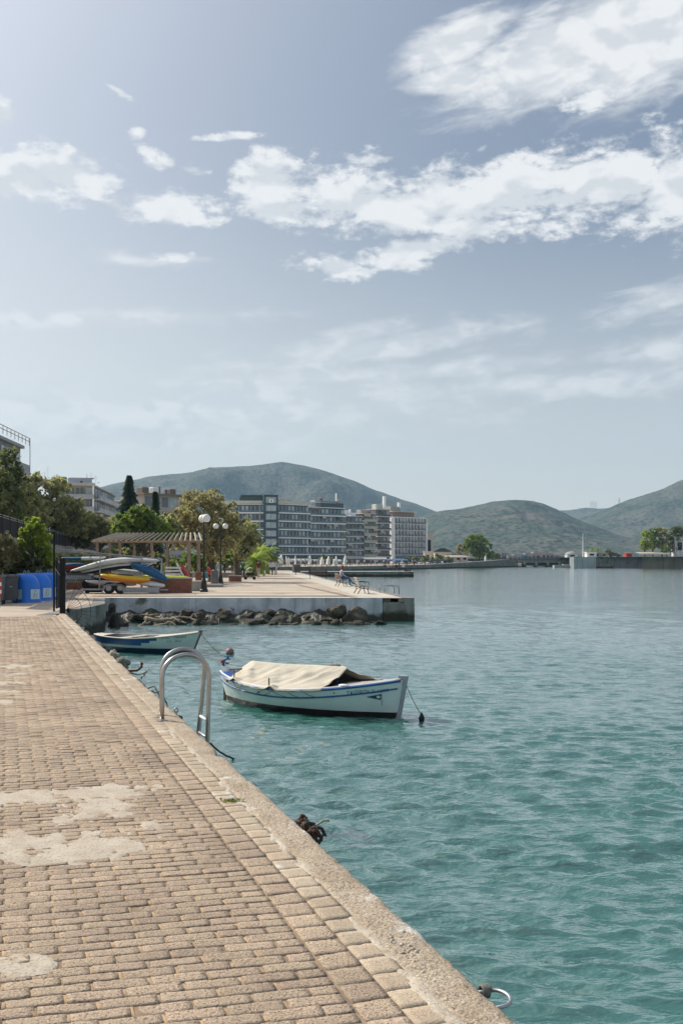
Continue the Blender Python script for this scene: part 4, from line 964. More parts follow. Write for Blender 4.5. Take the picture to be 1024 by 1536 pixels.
ptree('hedge', 'rounded clipped green bush under the pergola', 262, 84, [(262, 852, 14, .9), (255, 862, 13), (272, 862, 12)], 3200, .16, 'leaf_green', 48, trunk_r=.08, cat='hedge')
ptree('hedge', 'dark green hedge filling the space behind the pergola', 200, 88, [(150, 846, 16), (175, 842, 17), (200, 840, 17), (225, 840, 17), (248, 842, 15), (190, 858, 16), (215, 858, 16), (240, 858, 14), (165, 860, 14)], 9000, .19, 'leaf_dark', 49, trunk_r=.1, cat='hedge')
ptree('hedge', 'shaded undergrowth behind the lamp posts and the seated people', 300, 104, [(285, 840, 15), (300, 838, 14), (318, 842, 14), (335, 840, 14), (350, 838, 14), (325, 852, 11), (298, 853, 12)], 6500, .22, 'leaf_green', 50, trunk_r=.1, cat='hedge')
ptree('cypress_hedge', 'pale grass-green shrub seen through the gap behind the lamps', 318, 99, [(318, 846, 8), (326, 850, 7)], 900, .18, 'leaf_bright', 51, trunk_r=.05, cat='shrub')
ptree('garden_hedge', 'ivy-like olive green bank below the dark fence, left of the pergola', 165, 92, [(92, 830, 12), (100, 842, 13), (88, 848, 12), (112, 838, 13), (130, 836, 13), (148, 834, 13), (166, 832, 13), (184, 832, 13), (120, 852, 13), (140, 850, 14), (160, 850, 14), (180, 848, 14), (196, 838, 12)], 8000, .18, 'leaf_olive', 57, trunk_r=.08, cat='hedge')
ptree('evergreen_tree', 'mid green tree filling the gap between the olive trees and the pergola', 150, 96, [(120, 790, 18), (140, 802, 16), (160, 806, 15), (100, 800, 18), (175, 812, 12), (85, 812, 16), (125, 812, 14)], 9000, .2, 'leaf_dark', 58, zb=2.9, trunk_r=.2)
ptree('olive_tree', 'olive tree rising between the dark left tree and the wide olive tree', 40, 84, [(40, 745, 20), (55, 765, 20), (30, 780, 20), (62, 785, 18), (42, 722, 10), (20, 795, 18)], 8000, .17, 'leaf_olive', 59, zb=2.9, trunk_r=.2)
# flowering shrub specks on top of the fence
ptree('oleander', 'pale-flowering bush showing over the dark fence', 92, 92, [(88, 797, 6), (98, 801, 6)], 450, .2, 'leaf_olive', 52, zb=2.9, trunk_r=.04, cat='bush')
def palm(label, base, h, rl, n, seed, leaf='leaf_palm', tr=.2):
    o = thing('palm_tree', label, 'palm', base); g = random.Random(seed); mb = MB()
    mb.tube([(0, 0, 0), (0, 0, h * .5), (0, 0, h)], [tr * 1.3, tr, tr * 1.1], 10); mb.build('trunk', M['bark'], o)
    V = []; Fc = []; T = []
    for i in range(n):
        az = i * 2.39996; el = R(78 - 95 * (i / n) ** .9); ln = rl * g.uniform(.8, 1.1); pos = Vector((0, 0, h)); dirv = Vector((math.cos(az) * math.cos(el), math.sin(az) * math.cos(el), math.sin(el)))
        tn = g.random(); prev = pos
        for s_ in range(13):
            dirv = (dirv + Vector((0, 0, -.085 - .01 * s_))).normalized(); p = prev + dirv * ln / 13; side = dirv.cross(Vector((0, 0, 1))).normalized(); wl = ln * .24 * math.sin(math.pi * min(1, (s_ + 1.2) / 13.5)) ** .7
            for k in range(3):
                q = prev.lerp(p, k / 3)
                for sg in (-1, 1):
                    tip = q + side * sg * wl + dirv * wl * .55 + Vector((0, 0, -wl * .28)); w_ = dirv * .022 * (rl / 1.6)
                    b0 = len(V); V += [tuple(q - w_), tuple(q + w_), tuple(tip + w_ * .2), tuple(tip - w_ * .2)]; Fc.append([b0, b0 + 1, b0 + 2, b0 + 3]); T += [tn * .6 + .4 * g.random()] * 4
            prev = p
    mesh_np('crown', np.array(V), np.array(Fc), M[leaf], o, tone=T); return o
palm('bright green palm beside the man in the dark red top', ((383 - 512) / F * 107, 107, 0), 1.45, 2.2, 38, 5)
palm('darker palm just behind the bright green palm', ((402 - 512) / F * 124, 124, 0), 2.2, 2.3, 34, 6, 'leaf_green')
palm('green palm with fronds rising behind the bright one', ((390 - 512) / F * 118, 118, 0), 2.6, 1.9, 26, 8, 'leaf_bright')

# ------------------------------------------------------------------ raised garden: retaining wall and dark fence
fdir = Vector((-.194, 1, 0)).normalized()
def FP(d, z=0.0): return Vector((-7.3 - .194 * d, d, z))
rw = thing('retaining_wall', 'low retaining wall of the raised garden under the dark fence', 'wall', FP(40)); L_ = (FP(155) - FP(40)).length
mb = MB(); fa = math.atan2(fdir.y, fdir.x); mb.box(fdir * L_ / 2 + Vector((-.25, 0, 1.5)), (L_, .4, 3.0), fa); mb.build('wall', M['concrete'], rw)
fn = thing('garden_fence', 'long dark fence with double top rails on the raised garden', 'fence', FP(38, 2.95)); L_ = (FP(155) - FP(38)).length
mb = MB(); mb.box(fdir * L_ / 2 + Vector((0, 0, .50)), (L_, .03, .85), fa); mb.build('screen', M['black_metal'], fn)
for z in (.97, 1.08):
    mb = MB(); mb.box(fdir * L_ / 2 + Vector((0, 0, z)), (L_, .04, .025), fa); mb.build('rail', M['galv'], fn)
for k in range(41):
    mb = MB(); mb.box(fdir * (k * L_ / 40) + Vector((0.0, 0, .54)), (.07, .07, 1.08), fa); mb.build('post', M['black_metal'], fn)
ter = MB(); ter.add([FP(40, 2.9) + Vector((-.3, 0, 0)), FP(155, 2.9) + Vector((-.3, 0, 0)), Vector((-120, 155, 2.9)), Vector((-120, 40, 2.9))], [(0, 1, 2, 3)]); to = ter.build('garden_ground', M['sand_joint']); tag(to, kind='structure')

# ------------------------------------------------------------------ gate with spiked fan
gp = G(94.3, 920.5); gt = thing('gate', 'open black metal gate with two posts on the quay', 'gate', gp)
mb = MB(); mb.box((0, 0, .9), (.155, .155, 1.8)); mb.box((0, 0, 1.815), (.18, .18, .03)); mb.build('gate_post', M['black_metal'], gt)
hp = G(81.5, 917.5) - gp; mb = MB(); mb.tube([hp, hp + Vector((0, 0, 2.75))], .035, 8); mb.build('gate_post', M['black_metal'], gt)
lf = MB(); e0 = hp + Vector((.05, .1, 0)); e1_ = hp + Vector((-.22, 1.75, 0)); dl = (e1_ - e0); lz = math.atan2(dl.y, dl.x)
mb = MB(); 
for z in (.12, .45, .75, 1.05, 1.35, 1.72): mb.box((e0 + e1_) / 2 + Vector((0, 0, z)), (dl.length, .03, .045), lz)
mb.tube([e0 + Vector((0, 0, .1)), e0 + Vector((0, 0, 1.75))], .022, 6); mb.tube([e1_ + Vector((0, 0, .1)), e1_ + Vector((0, 0, 1.75))], .022, 6); mb.build('leaf_frame', M['black_metal'], gt)
mb = MB(); mb.box((e0 + e1_) / 2 + Vector((.025, 0, .92)), (dl.length - .1, .006, 1.55), lz); mb.build('gate_panel', M['black_metal'], gt)
fs_ = thing('spiked_fan', 'fan of thin dark spikes guarding the seaward side of the gate', 'barrier', gp + Vector((.1, .02, 0)))
mb = MB()
for k in range(13):
    a = R(-55 + k * 10.5); ln = .95 if k % 2 else 1.1; c_ = Vector((.02, 0, .10)); e = c_ + Vector((math.cos(a) * ln, .1, math.sin(a) * ln)); mb.tube([c_, e], [.008, .003], 5)
mb.build('spikes', M['black_metal'], fs_)
for r_ in (.5, .8):
    mb = MB(); mb.tube([Vector((.02 + math.cos(R(a)) * r_, .05, .10 + math.sin(R(a)) * r_)) for a in range(-55, 72, 9)], .008, 5); mb.build('hoop', M['black_metal'], fs_)
mb = MB(); mb.tube([(.1, 0, 1.15), (-.1, .1, 1.5), (-.3, .2, 1.75)], .014, 5); mb.tube([(-.35, 0, 1.5), (-.15, .1, 1.15), (0, .1, .95)], .012, 5); mb.build('wire', M['galv'], fs_)

# ------------------------------------------------------------------ recycling bins
def bell(label, loc, s=1.0, rz=0.0, side=0):
    o = thing('recycling_bin', label, 'bin', loc, rz, 'blue recycling bells by the hedge')
    w, dp, h = .98, .98, 1.22
    mb = MB(); prof = []; n = 28
    def sec(z):
        t = z / h; 
        k = 1 if t < .46 else math.sqrt(max(0, 1 - ((t - .46) / .545) ** 2)) ** .8
        return k
    vs = []; zs = [0, .08, .1, .5, .56, .62, .7, .78, .86, .94, 1.0, 1.06, 1.12, 1.16, 1.19, 1.205]
    for z in zs:
        k = sec(z); ex = 4.0 if z < .55 else 3.0; kk = 1.03 if z < .09 else 1
        for i in range(n):
            a = 2 * math.pi * i / n; ca, sa = math.cos(a), math.sin(a); q = (abs(ca) ** ex + abs(sa) ** ex) ** (-1 / ex)
            vs.append((ca * q * w / 2 * k * kk - (1 - k) * w * .24, sa * q * dp / 2 * (k * .6 + .4 if z > .55 else 1) * kk, z))
    fs = [(i * n + k, i * n + (k + 1) % n, (i + 1) * n + (k + 1) % n, (i + 1) * n + k) for i in range(len(zs) - 1) for k in range(n)] + [tuple((len(zs) - 1) * n + k for k in range(n))]
    mb.add(vs, fs); mb.build('body', M['bin_blue'], o, smooth=True)
    for a, wd in ((-math.pi / 2, .50), (0, .50)):
        mb = MB(); M3 = Matrix.Rotation(a + math.pi / 2, 3, 'Z')
        mb.add([M3 @ Vector(q) for q in ((-wd / 2, -.497, .14), (wd / 2, -.497, .14), (wd / 2, -.497, .55), (-wd / 2, -.497, .55))], [(0, 1, 2, 3)]); d_ = mb.build('sticker', M['decal'], o)
        mb = MB()
        if a < -1:
            for zz, w_ in ((.46, .30), (.40, .24), (.35, .26)): mb.box((-.02, -.4995, zz), (w_, .002, .022 if zz > .45 else .01))
        else:
            mb.tube([M3 @ Vector(q) for q in ((-.10, -.5, .20), (-.05, -.5, .42), (0, -.5, .20))], .008, 4); mb.tube([M3 @ Vector(q) for q in ((.06, -.5, .22), (.12, -.5, .40))], .008, 4)
            mb.box(M3 @ Vector((.02, -.4995, .48)), (.18, .002, .02), a + math.pi / 2)
        mb.build('sticker_print', M['decal_mark'], d_)
    for k in (-.1, .1):
        mb = MB(); mb.tube([(k - .05, 0, 1.19), (k - .05, 0, 1.30), (k, 0, 1.34), (k + .05, 0, 1.30), (k + .05, 0, 1.19)], .013, 6); mb.build('lifting_loop', M['galv'], o)
    return o
bell('nearest blue recycling bell beside the grey wheeled bins', G(35.5, 904) + Vector((0, .4, 0)), rz=R(-28))
bell('middle blue recycling bell, partly hidden by the nearest one', G(49, 902) + Vector((0, .9, 0)), rz=R(-28))
bell('farthest blue recycling bell, right beside the gate', G(65, 900.5) + Vector((0, 1.0, 0)), rz=R(-28))
def wheelie(label, loc, rz):
    o = thing('wheelie_bin', label, 'bin', loc, rz); mb = MB(); vs = []
    for z, w, d_ in ((.12, .25, .28), (1.02, .30, .36), (1.08, .32, .38)): vs += [(-w, -d_, z), (w, -d_, z), (w, d_, z), (-w, d_, z)]
    mb.add(vs, [(3, 2, 1, 0)] + [(i * 4 + k, i * 4 + (k + 1) % 4, i * 4 + 4 + (k + 1) % 4, i * 4 + 4 + k) for i in range(2) for k in range(4)] + [(8, 9, 10, 11)]); mb.build('body', M['bin_grey'], o)
    mb = MB(); mb.cbox((0, .02, 1.13), (.68, .84, .09), .04); mb.tube([(-.28, .42, 1.12), (-.28, .5, 1.12), (.28, .5, 1.12), (.28, .42, 1.12)], .018, 6); mb.build('lid', M['bin_grey'], o)
    for sx in (-.27, .27):
        for sy in (-.24, .26):
            mb = MB(); mb.tube([(sx - .03, sy, .085), (sx + .03, sy, .085)], .085, 14); mb.build('wheel', M['rubber'], o)
    mb = MB(); mb.box((.05, -.325, .75), (.10, .004, .16), 0, 0, R(-5)); mb.build('label_plate', M['decal'], o)
wheelie('grey wheeled rubbish bin touching the nearest blue bell', G(12, 905) + Vector((0, .35, 0)), R(12))
wheelie('grey wheeled rubbish bin at the left edge of the picture', G(-9, 907) + Vector((0, .3, 0)), R(12))
o = thing('barrier_post', 'red and white striped barrier board leaning at the left edge', 'barrier', G(-1, 911)); mb = MB()
for k in range(5): mb.box((.05, -.1, .45 + k * .14), (.14, .05, .14), 0, k % 2)
mb.build('board', [M['red_plastic'], M['white_paint']], o); mb = MB(); mb.tube([(.05, -.06, 0), (.05, -.06, 1.1)], .02, 6); mb.build('pole', M['galv'], o)

# ------------------------------------------------------------------ trailer with kayaks
TD = 52.0
def T3(px, py, dd=0.0): return W(px, py, TD + dd)
t0_ = G(165, 892); tr_ = thing('boat_trailer', 'galvanised boat trailer with tall rack carrying stacked kayaks', 'trailer', Vector((t0_.x, TD, 0))); org = tr_.location
def bar(name, pts, r, m='galv', par=None, n=6):
    mb = MB(); mb.tube([Vector(p) - org for p in pts], r, n); return mb.build(name, M[m], par or tr_)
for dd in (0, 1.5):
    bar('rail', [T3(84, 823.5, dd), T3(244, 838.5, dd)], .03); bar('rail', [T3(92, 827, dd), T3(214, 838, dd)], .022)
    for px, a, b in ((151, 832, 884), (213.5, 836, 886), (243, 838, 860)): bar('rack_post', [T3(px + (px - 180) * .0, a, dd), T3(px - 2 * (dd == 0), b, dd)], .032)
    bar('brace', [T3(243, 839, dd), T3(219, 850, dd)], .03); bar('brace', [T3(128, 829, dd), T3(150, 848, dd)], .024)
    bar('chassis', [T3(122, 884, dd), T3(252, 885, dd)], .05)
for px, py in ((151, 833), (213, 837), (243, 839), (111, 826), (150, 868), (213, 868), (150, 850), (213, 850)): bar('cross_bar', [T3(px, py, -.05), T3(px, py, 1.55)], .024)
bar('mudguard', [T3(155, 886, -.1), T3(157, 880, -.1), T3(162, 877.5, -.1), T3(172, 877, -.1), T3(182, 877.5, -.1), T3(188, 881, -.1), T3(190, 887, -.1)], .05)
for px in (164, 181):
    mb = MB(); c_ = T3(px, 883, 0) - org; c_.z = .30; mb.tube([c_ + Vector((0, -.1, 0)), c_ + Vector((0, .12, 0))], .30, 22); w_ = mb.build('wheel', M['rubber'], tr_); mb = MB(); mb.tube([c_ + Vector((0, -.115, 0)), c_ + Vector((0, -.09, 0))], .15, 16); mb.build('rim', M['galv'], w_)
mb = MB(); c_ = T3(154, 889, -.2) - org; mb.ball(c_, .07, 10); mb.build('jockey_light', M['white_paint'], tr_)
mb = MB(); c_ = T3(212, 885, -.1) - org; mb.box(c_, (1.9, .06, .28)); mb.build('tail_board', M['galv'], tr_)
def kayak(label, p0, p1, w, h, mats, arc=.0, dd=.0, sq=.55, deckline=True, tipup=.1, name='kayak', split=None):
    a, b = W(p0[0], p0[1], TD + dd), W(p1[0], p1[1], TD + (p1[2] if len(p1) > 2 else dd)); L = (b - a).length; o = thing(name, label, name.replace('_', ' '), a)
    ax = (b - a).normalized(); sd_ = ax.cross(Vector((0, 0, 1))).normalized(); up = sd_.cross(ax); vs = []; n = 30; k = 12; fs = []; mi = []
    for i in range(n + 1):
        t = i / n; r = max(.004, math.sin(math.pi * min(1, max(0, t))) ** sq); ce = ax * L * t + up * (arc * math.sin(math.pi * t) + tipup * abs(2 * t - 1) ** 4)
        for j in range(k):
            q = 2 * math.pi * j / k; vs.append(ce + sd_ * math.cos(q) * w / 2 * r + up * math.sin(q) * h / 2 * (r ** .8) * (1 if math.sin(q) < 0 else .8))
    for i in range(n):
        for j in range(k):
            fs.append((i * k + j, i * k + (j + 1) % k, (i + 1) * k + (j + 1) % k, (i + 1) * k + j)); m_ = 0 if j < k // 2 else 1
            if split and (i / n) < split[0]: m_ = split[1]
            mi.append(m_)
    mb = MB(); mb.add(vs, fs); mb.m = mi; mb.build('hull', [M[q] for q in mats], o, smooth=True, normals=True)
    if deckline:
        mb = MB(); ce = ax * L * .5 + up * (arc + h * .40); mb.tube([ce + ax * .45 * math.cos(q) * .9 + sd_ * w * .28 * math.sin(q) for q in np.linspace(0, 6.2832, 17)[:-1]], .02, 6, closed=True); mb.build('cockpit_rim', M['rubber'], o)
    mb = MB(); ce = ax * L * .08 + up * (h * .12); mb.tube([ce, ce + up * .06 + ax * .05, ce + ax * .1], .008, 5); mb.build('grab_loop', M['rubber'], o)
    return o
kayak('long white kayak on the top of the rack, its pointed end to the left', (106, 859), (240, 843), .62, .36, ['kayak_white', 'kayak_white'], .34, .4, .6, False)
kayak('black-bottomed white hull under the top white kayak', (122, 862), (236, 848), .60, .34, ['kayak_white', 'rubber'], .20, .5, .5, False)
kayak('slim white board with blue end on the left of the rack', (92, 838), (160, 837), .5, .20, ['kayak_white', 'kayak_white', 'kayak_blue'], .0, .9, .45, False, .05, 'paddle_board', (.45, 2))
kayak('blue kayak with red underside behind the gate post', (84, 850), (128, 848), .55, .42, ['kayak_blue', 'red_plastic'], .0, 1.3, .45, False, .02)
kayak('blue kayak with its pointed bow sloping down to the right', (196, 846), (252, 870), .72, .55, ['kayak_blue', 'kayak_blue'], .08, .2, .5, False, .0)
kayak('yellow and orange kayak lying across the trailer', (150, 864), (226, 871), .66, .46, ['yellow_plastic', 'orange_plastic'], .0, -.15, .42, True, .05)
kayak('lime green kayak sticking out behind the trailer to the right', (200, 864), (284, 866), .62, .20, ['lime_plastic', 'lime_plastic'], .0, 1.9, .45, False, .02)
kayak('white and lilac kayak in the middle of the stack', (162, 856), (222, 861), .62, .36, ['kayak_white', 'kayak_white', 'red_plastic'], .02, .9, .45, False, .02, split=(.10, 2))
kayak('flat white hull below the yellow and orange kayak', (128, 872), (206, 877), .6, .26, ['kayak_white', 'kayak_white'], .0, .5, .4, False, .02)
kayak('dark grey hull under the middle of the white kayaks', (140, 868), (214, 867), .6, .30, ['rubber', 'rubber'], .0, 1.2, .4, False, .02)
kayak('white kayak lying lowest at the right end of the trailer', (202, 872), (248, 879), .62, .34, ['kayak_white', 'kayak_white'], .0, .1, .4, False, .02)
o = thing('inflatable_boat', 'grey ribbed inflatable boat leaning behind the gate post', 'dinghy', W(112, 868, TD + 1) ); mb = MB()
for k in range(15): mb.tube([(-.85 + k * .12, -.25, .16), (-.75 + k * .12, -.28, .0), (-.80 + k * .12, .1, -.18)], .055, 6)
mb.build('floor_ribs', M['galv'], o); mb = MB(); mb.tube([(-.9, -.2, -.2), (-.9, .3, .14), (.9, .3, .12), (1.0, -.2, -.2)], .15, 10); mb.build('tube', M['bin_grey'], o, smooth=True)
o = thing('outboard_motor', 'black covered outboard and gear under the left end of the trailer', 'motor', G(136, 890) + Vector((0, .4, 0))); mb = MB(); mb.cbox((0, 0, .28), (.95, .5, .28), .08); mb.cbox((-.35, 0, .5), (.35, .4, .25), .08); mb.build('cowling', M['rubber'], o); mb = MB(); mb.box((.1, 0, .1), (.9, .1, .12)); mb.box((-.3, .1, .1), (.1, .5, .2)); mb.build('bracket', M['black_metal'], o)

# ------------------------------------------------------------------ low walls, pillars, pergola
def low_wall(name, label, c, size, m, rz=0, cap='concrete', cat='low wall'):
    o = thing(name, label, cat, c, rz); mb = MB(); mb.box((0, 0, size[2] / 2), size); mb.build('wall', M[m], o)
    mb = MB(); mb.cbox((0, 0, size[2] + .04), (size[0] + .08, size[1] + .08, .08), .02); mb.build('cap', M[cap], o); return o
low_wall('brick_wall', 'low red brick wall behind the right end of the trailer', G(258, 890) + Vector((-.2, .6, 0)), (2.3, .4, .75), 'brick', cap='lime_plastic' if False else 'concrete')
low_wall('brick_wall', 'low brick wall hidden behind the left end of the trailer', G(120, 886) + Vector((-.1, 2.4, 0)), (2.6, .4, .75), 'brick')
low_wall('planter', 'pale stone planter block beside the first lamp post', G(291, 887) + Vector((0, .7, 0)), (1.1, 1.2, .50), 'concrete', cat='planter')
low_wall('planter', 'small red brick planter between the lamp posts and the path', G(352, 872.5) + Vector((0, .5, 0)), (.95, .9, .42), 'brick', cat='planter')
low_wall('stone_bench', 'flat low stone slab beside the litter bin', G(320, 881) + Vector((0, .5, 0)), (1.1, 1.0, .12), 'concrete', cat='stone bench')
low_wall('stone_wall', 'low pale seating wall behind the second lamp post', G(345, 866.5) + Vector((-1, .8, 0)), (6.5, .5, .42), 'concrete')
pg = thing('pergola', 'weathered wooden pergola on brick pillars with slanting slats', 'pergola', G(220, 872)); po = pg.location
def post(px, yb, yt, d, br=True, w=.17):
    b = Vector(((px - 512) / F * d, d, 0)) - po; zt = EYE - (yt - HZ) / F * d
    if br:
        mb = MB(); mb.box(b + Vector((0, 0, .42)), (.42, .42, .84)); mb.build('brick_pillar', M['brick'], pg)
        mb = MB(); mb.box(b + Vector((0, 0, .85)), (.46, .46, .05)); mb.build('pillar_cap', M['concrete'], pg)
    mb = MB(); mb.box(b + Vector((0, 0, zt / 2 + .4)), (w, w, zt - .8)); mb.build('post', M['pergola_wood'], pg)
for px, d in ((283.5, 69), (298, 74)): post(px, 0, 811, d, True, .22)
for px, d in ((202, 74), (228, 69), (251, 74), (251, 80), (180, 69), (165, 74), (146, 69)): post(px, 0, 812 if d < 75 else 813, d)
for dd, ya, yb_ in ((69, 813, 812), (74, 812, 811)):
    a = W(138, ya, dd) - po; b = W(302, yb_, dd) - po; mb = MB(); mb.tube([a, b], .08, 4); mb.build('beam', M['pergola_wood'], pg)
for k in range(21):
    px = 144 + k * 7.9; a = W(px, 812.0, 68.6) + Vector((0, 0, .12)) - po; b = a + Vector((.95 - 1.45 * k / 20, 2.4, .52)); mb = MB(); mb.tube([a - (b - a) * .15, b], .062, 4); mb.build('slat', M['pergola_slat'], pg)
o = thing('garden_steps', 'white slatted bench back with red slide behind the trailer', 'play slide', G(240, 882) + Vector((0, 5, 0))); mb = MB()
for k in range(5): mb.box((.0, 0, .35 + k * .22), (1.1, .04, .12))
mb.build('slats', M['white_paint'], o); mb = MB(); mb.box((.62, -.3, .9), (.12, .05, 1.5), 0, 0, 0, R(-28)); mb.build('side_board', M['white_paint'], o); mb = MB(); mb.box((1.0, -.3, .75), (.14, .5, 1.5), 0, 0, 0, R(-30)); mb.build('slide', M['red_plastic'], o)

# ------------------------------------------------------------------ lamps
def lamp(label, base, h, globes, gr, two=True):
    o = thing('street_lamp', label, 'street lamp', base)
    mb = MB(); mb.lathe([(.23, 0), (.23, .12), (.19, .16), (.15, .5), (.13, .62), (.10, .7), (.075, .78), (.06, 1.0), (.055, h * .6), (.048, h - .5), (.07, h - .48), (.07, h - .44), (.045, h - .42), (.04, h - .25)], 14); mb.build('post', M['lamp_post'], o, smooth=False)
    for gx, gy, gz in globes:
        mb = MB(); mb.tube([(0, 0, h - .45), (gx * .5, gy * .5, gz - gr - .12), (gx * .95, gy * .95, gz - gr - .10), (gx, gy, gz - gr)], .022, 6); mb.lathe([(.07, -.03), (.09, 0), (.09, .03)], 12, (gx, gy, gz - gr * .97)); mb.build('arm', M['lamp_post'], o)
        mb = MB(); mb.ball((gx, gy, gz), gr, 18); mb.build('globe', M['globe'], o, smooth=True)
    return o
lamp('nearest black lamp post whose two white globes overlap', G(306, 888), 4.25, [(-.10, .30, 4.05), (.16, -.28, 4.05)], .235)
lamp('second black lamp post with two white globes side by side', G(331, 877.5), 4.3, [(-.33, 0, 4.12), (.33, 0, 4.12)], .20)
lamp('far lamp post with a cluster of white globes behind the palm', Vector(((382 - 512) / F * 135, 135, 0)), 4.4, [(-.5, 0, 3.9), (.45, .1, 3.8), (0, -.3, 4.4), (.1, .4, 3.9)], .24)

# ------------------------------------------------------------------ litter bins
def litter(label, loc, h=1.0, r=.26, m='bin_grey'):
    o = thing('litter_bin', label, 'litter bin', loc); mb = MB(); mb.lathe([(r, .05), (r * 1.05, .1), (r * 1.05, h - .08), (r * 1.12, h - .06), (r * 1.12, h)], 16); mb.build('drum', M[m], o); mb = MB(); mb.lathe([(r * .8, h), (r * .5, h + .06)], 16); mb.build('lid', M['bin_grey'], o)
litter('dark grey drum litter bin beside the first lamp post', G(322, 879.5), 1.05, .24); litter('grey litter bin at the far end of the pier', G(444.5, 859.3), 1.1, .5)

# ------------------------------------------------------------------ benches
def bench(label, loc, rz, slat='wood_old', L=1.5):
    o = thing('park_bench', label, 'bench', loc, rz, 'benches along the pier edge')
    mb = MB()
    for k in range(4): mb.box((0, -.18 + k * .125, .44 - .0), (L, .09, .03))
    mb.build('seat', M[slat], o); mb = MB()
    for k in range(3): mb.box((0, .27 + k * .035, .56 + k * .13), (L, .025, .09), 0, 0, R(-14))
    mb.build('backrest', M[slat], o)
    for sx in (-L / 2 + .12, L / 2 - .12):
        mb = MB(); mb.tube([(sx, -.26, 0), (sx, -.20, .22), (sx, -.22, .42), (sx, .22, .42), (sx, .27, .55), (sx, .36, .88)], .022, 6); mb.tube([(sx, .34, 0), (sx, .20, .24), (sx, .22, .42)], .022, 6); mb.tube([(sx, -.20, .22), (sx, 0, .32), (sx, .2, .24)], .015, 5); mb.tube([(sx, -.24, .42), (sx, -.26, .62), (sx, .30, .64)], .018, 6); mb.build('leg_frame', M['black_metal'], o)
    return o
bench('empty slatted bench nearest the pier corner', G(543, 890.5), R(100), 'deck_grey', 1.3)
bW = G(512, 879.5)
bench('bench on which the red-haired person sits', bW, R(100), 'deck_grey', 1.3)
bench('dark bench beyond the seated red-haired person', G(477, 869), R(2), 'wood_dark', 1.7)
bench('small dark bench farthest out on the pier edge', G(454, 862), R(10), 'wood_dark', 1.9)
bench('bench under the trees behind the second lamp post', G(338, 864) + Vector((.3, 4, 0)), R(170), 'wood_dark', 4.5)
# steel handrail of the steps at the pier edge
o = thing('step_handrail', 'low grey handrail of a swimming ladder on the pier edge', 'handrail', G(581, 889.5))
for k, dx in enumerate((0, .28)):
    mb = MB(); mb.tube([(-.42 + dx, .5 * k, 0), (-.42 + dx, .5 * k, .34), (-.36 + dx, .5 * k, .42), (.30 + dx, .5 * k, .36), (.36 + dx, .5 * k, .28), (.36 + dx, .5 * k, -.5)], .025, 7); mb.build('rail', M['galv'], o, smooth=True)

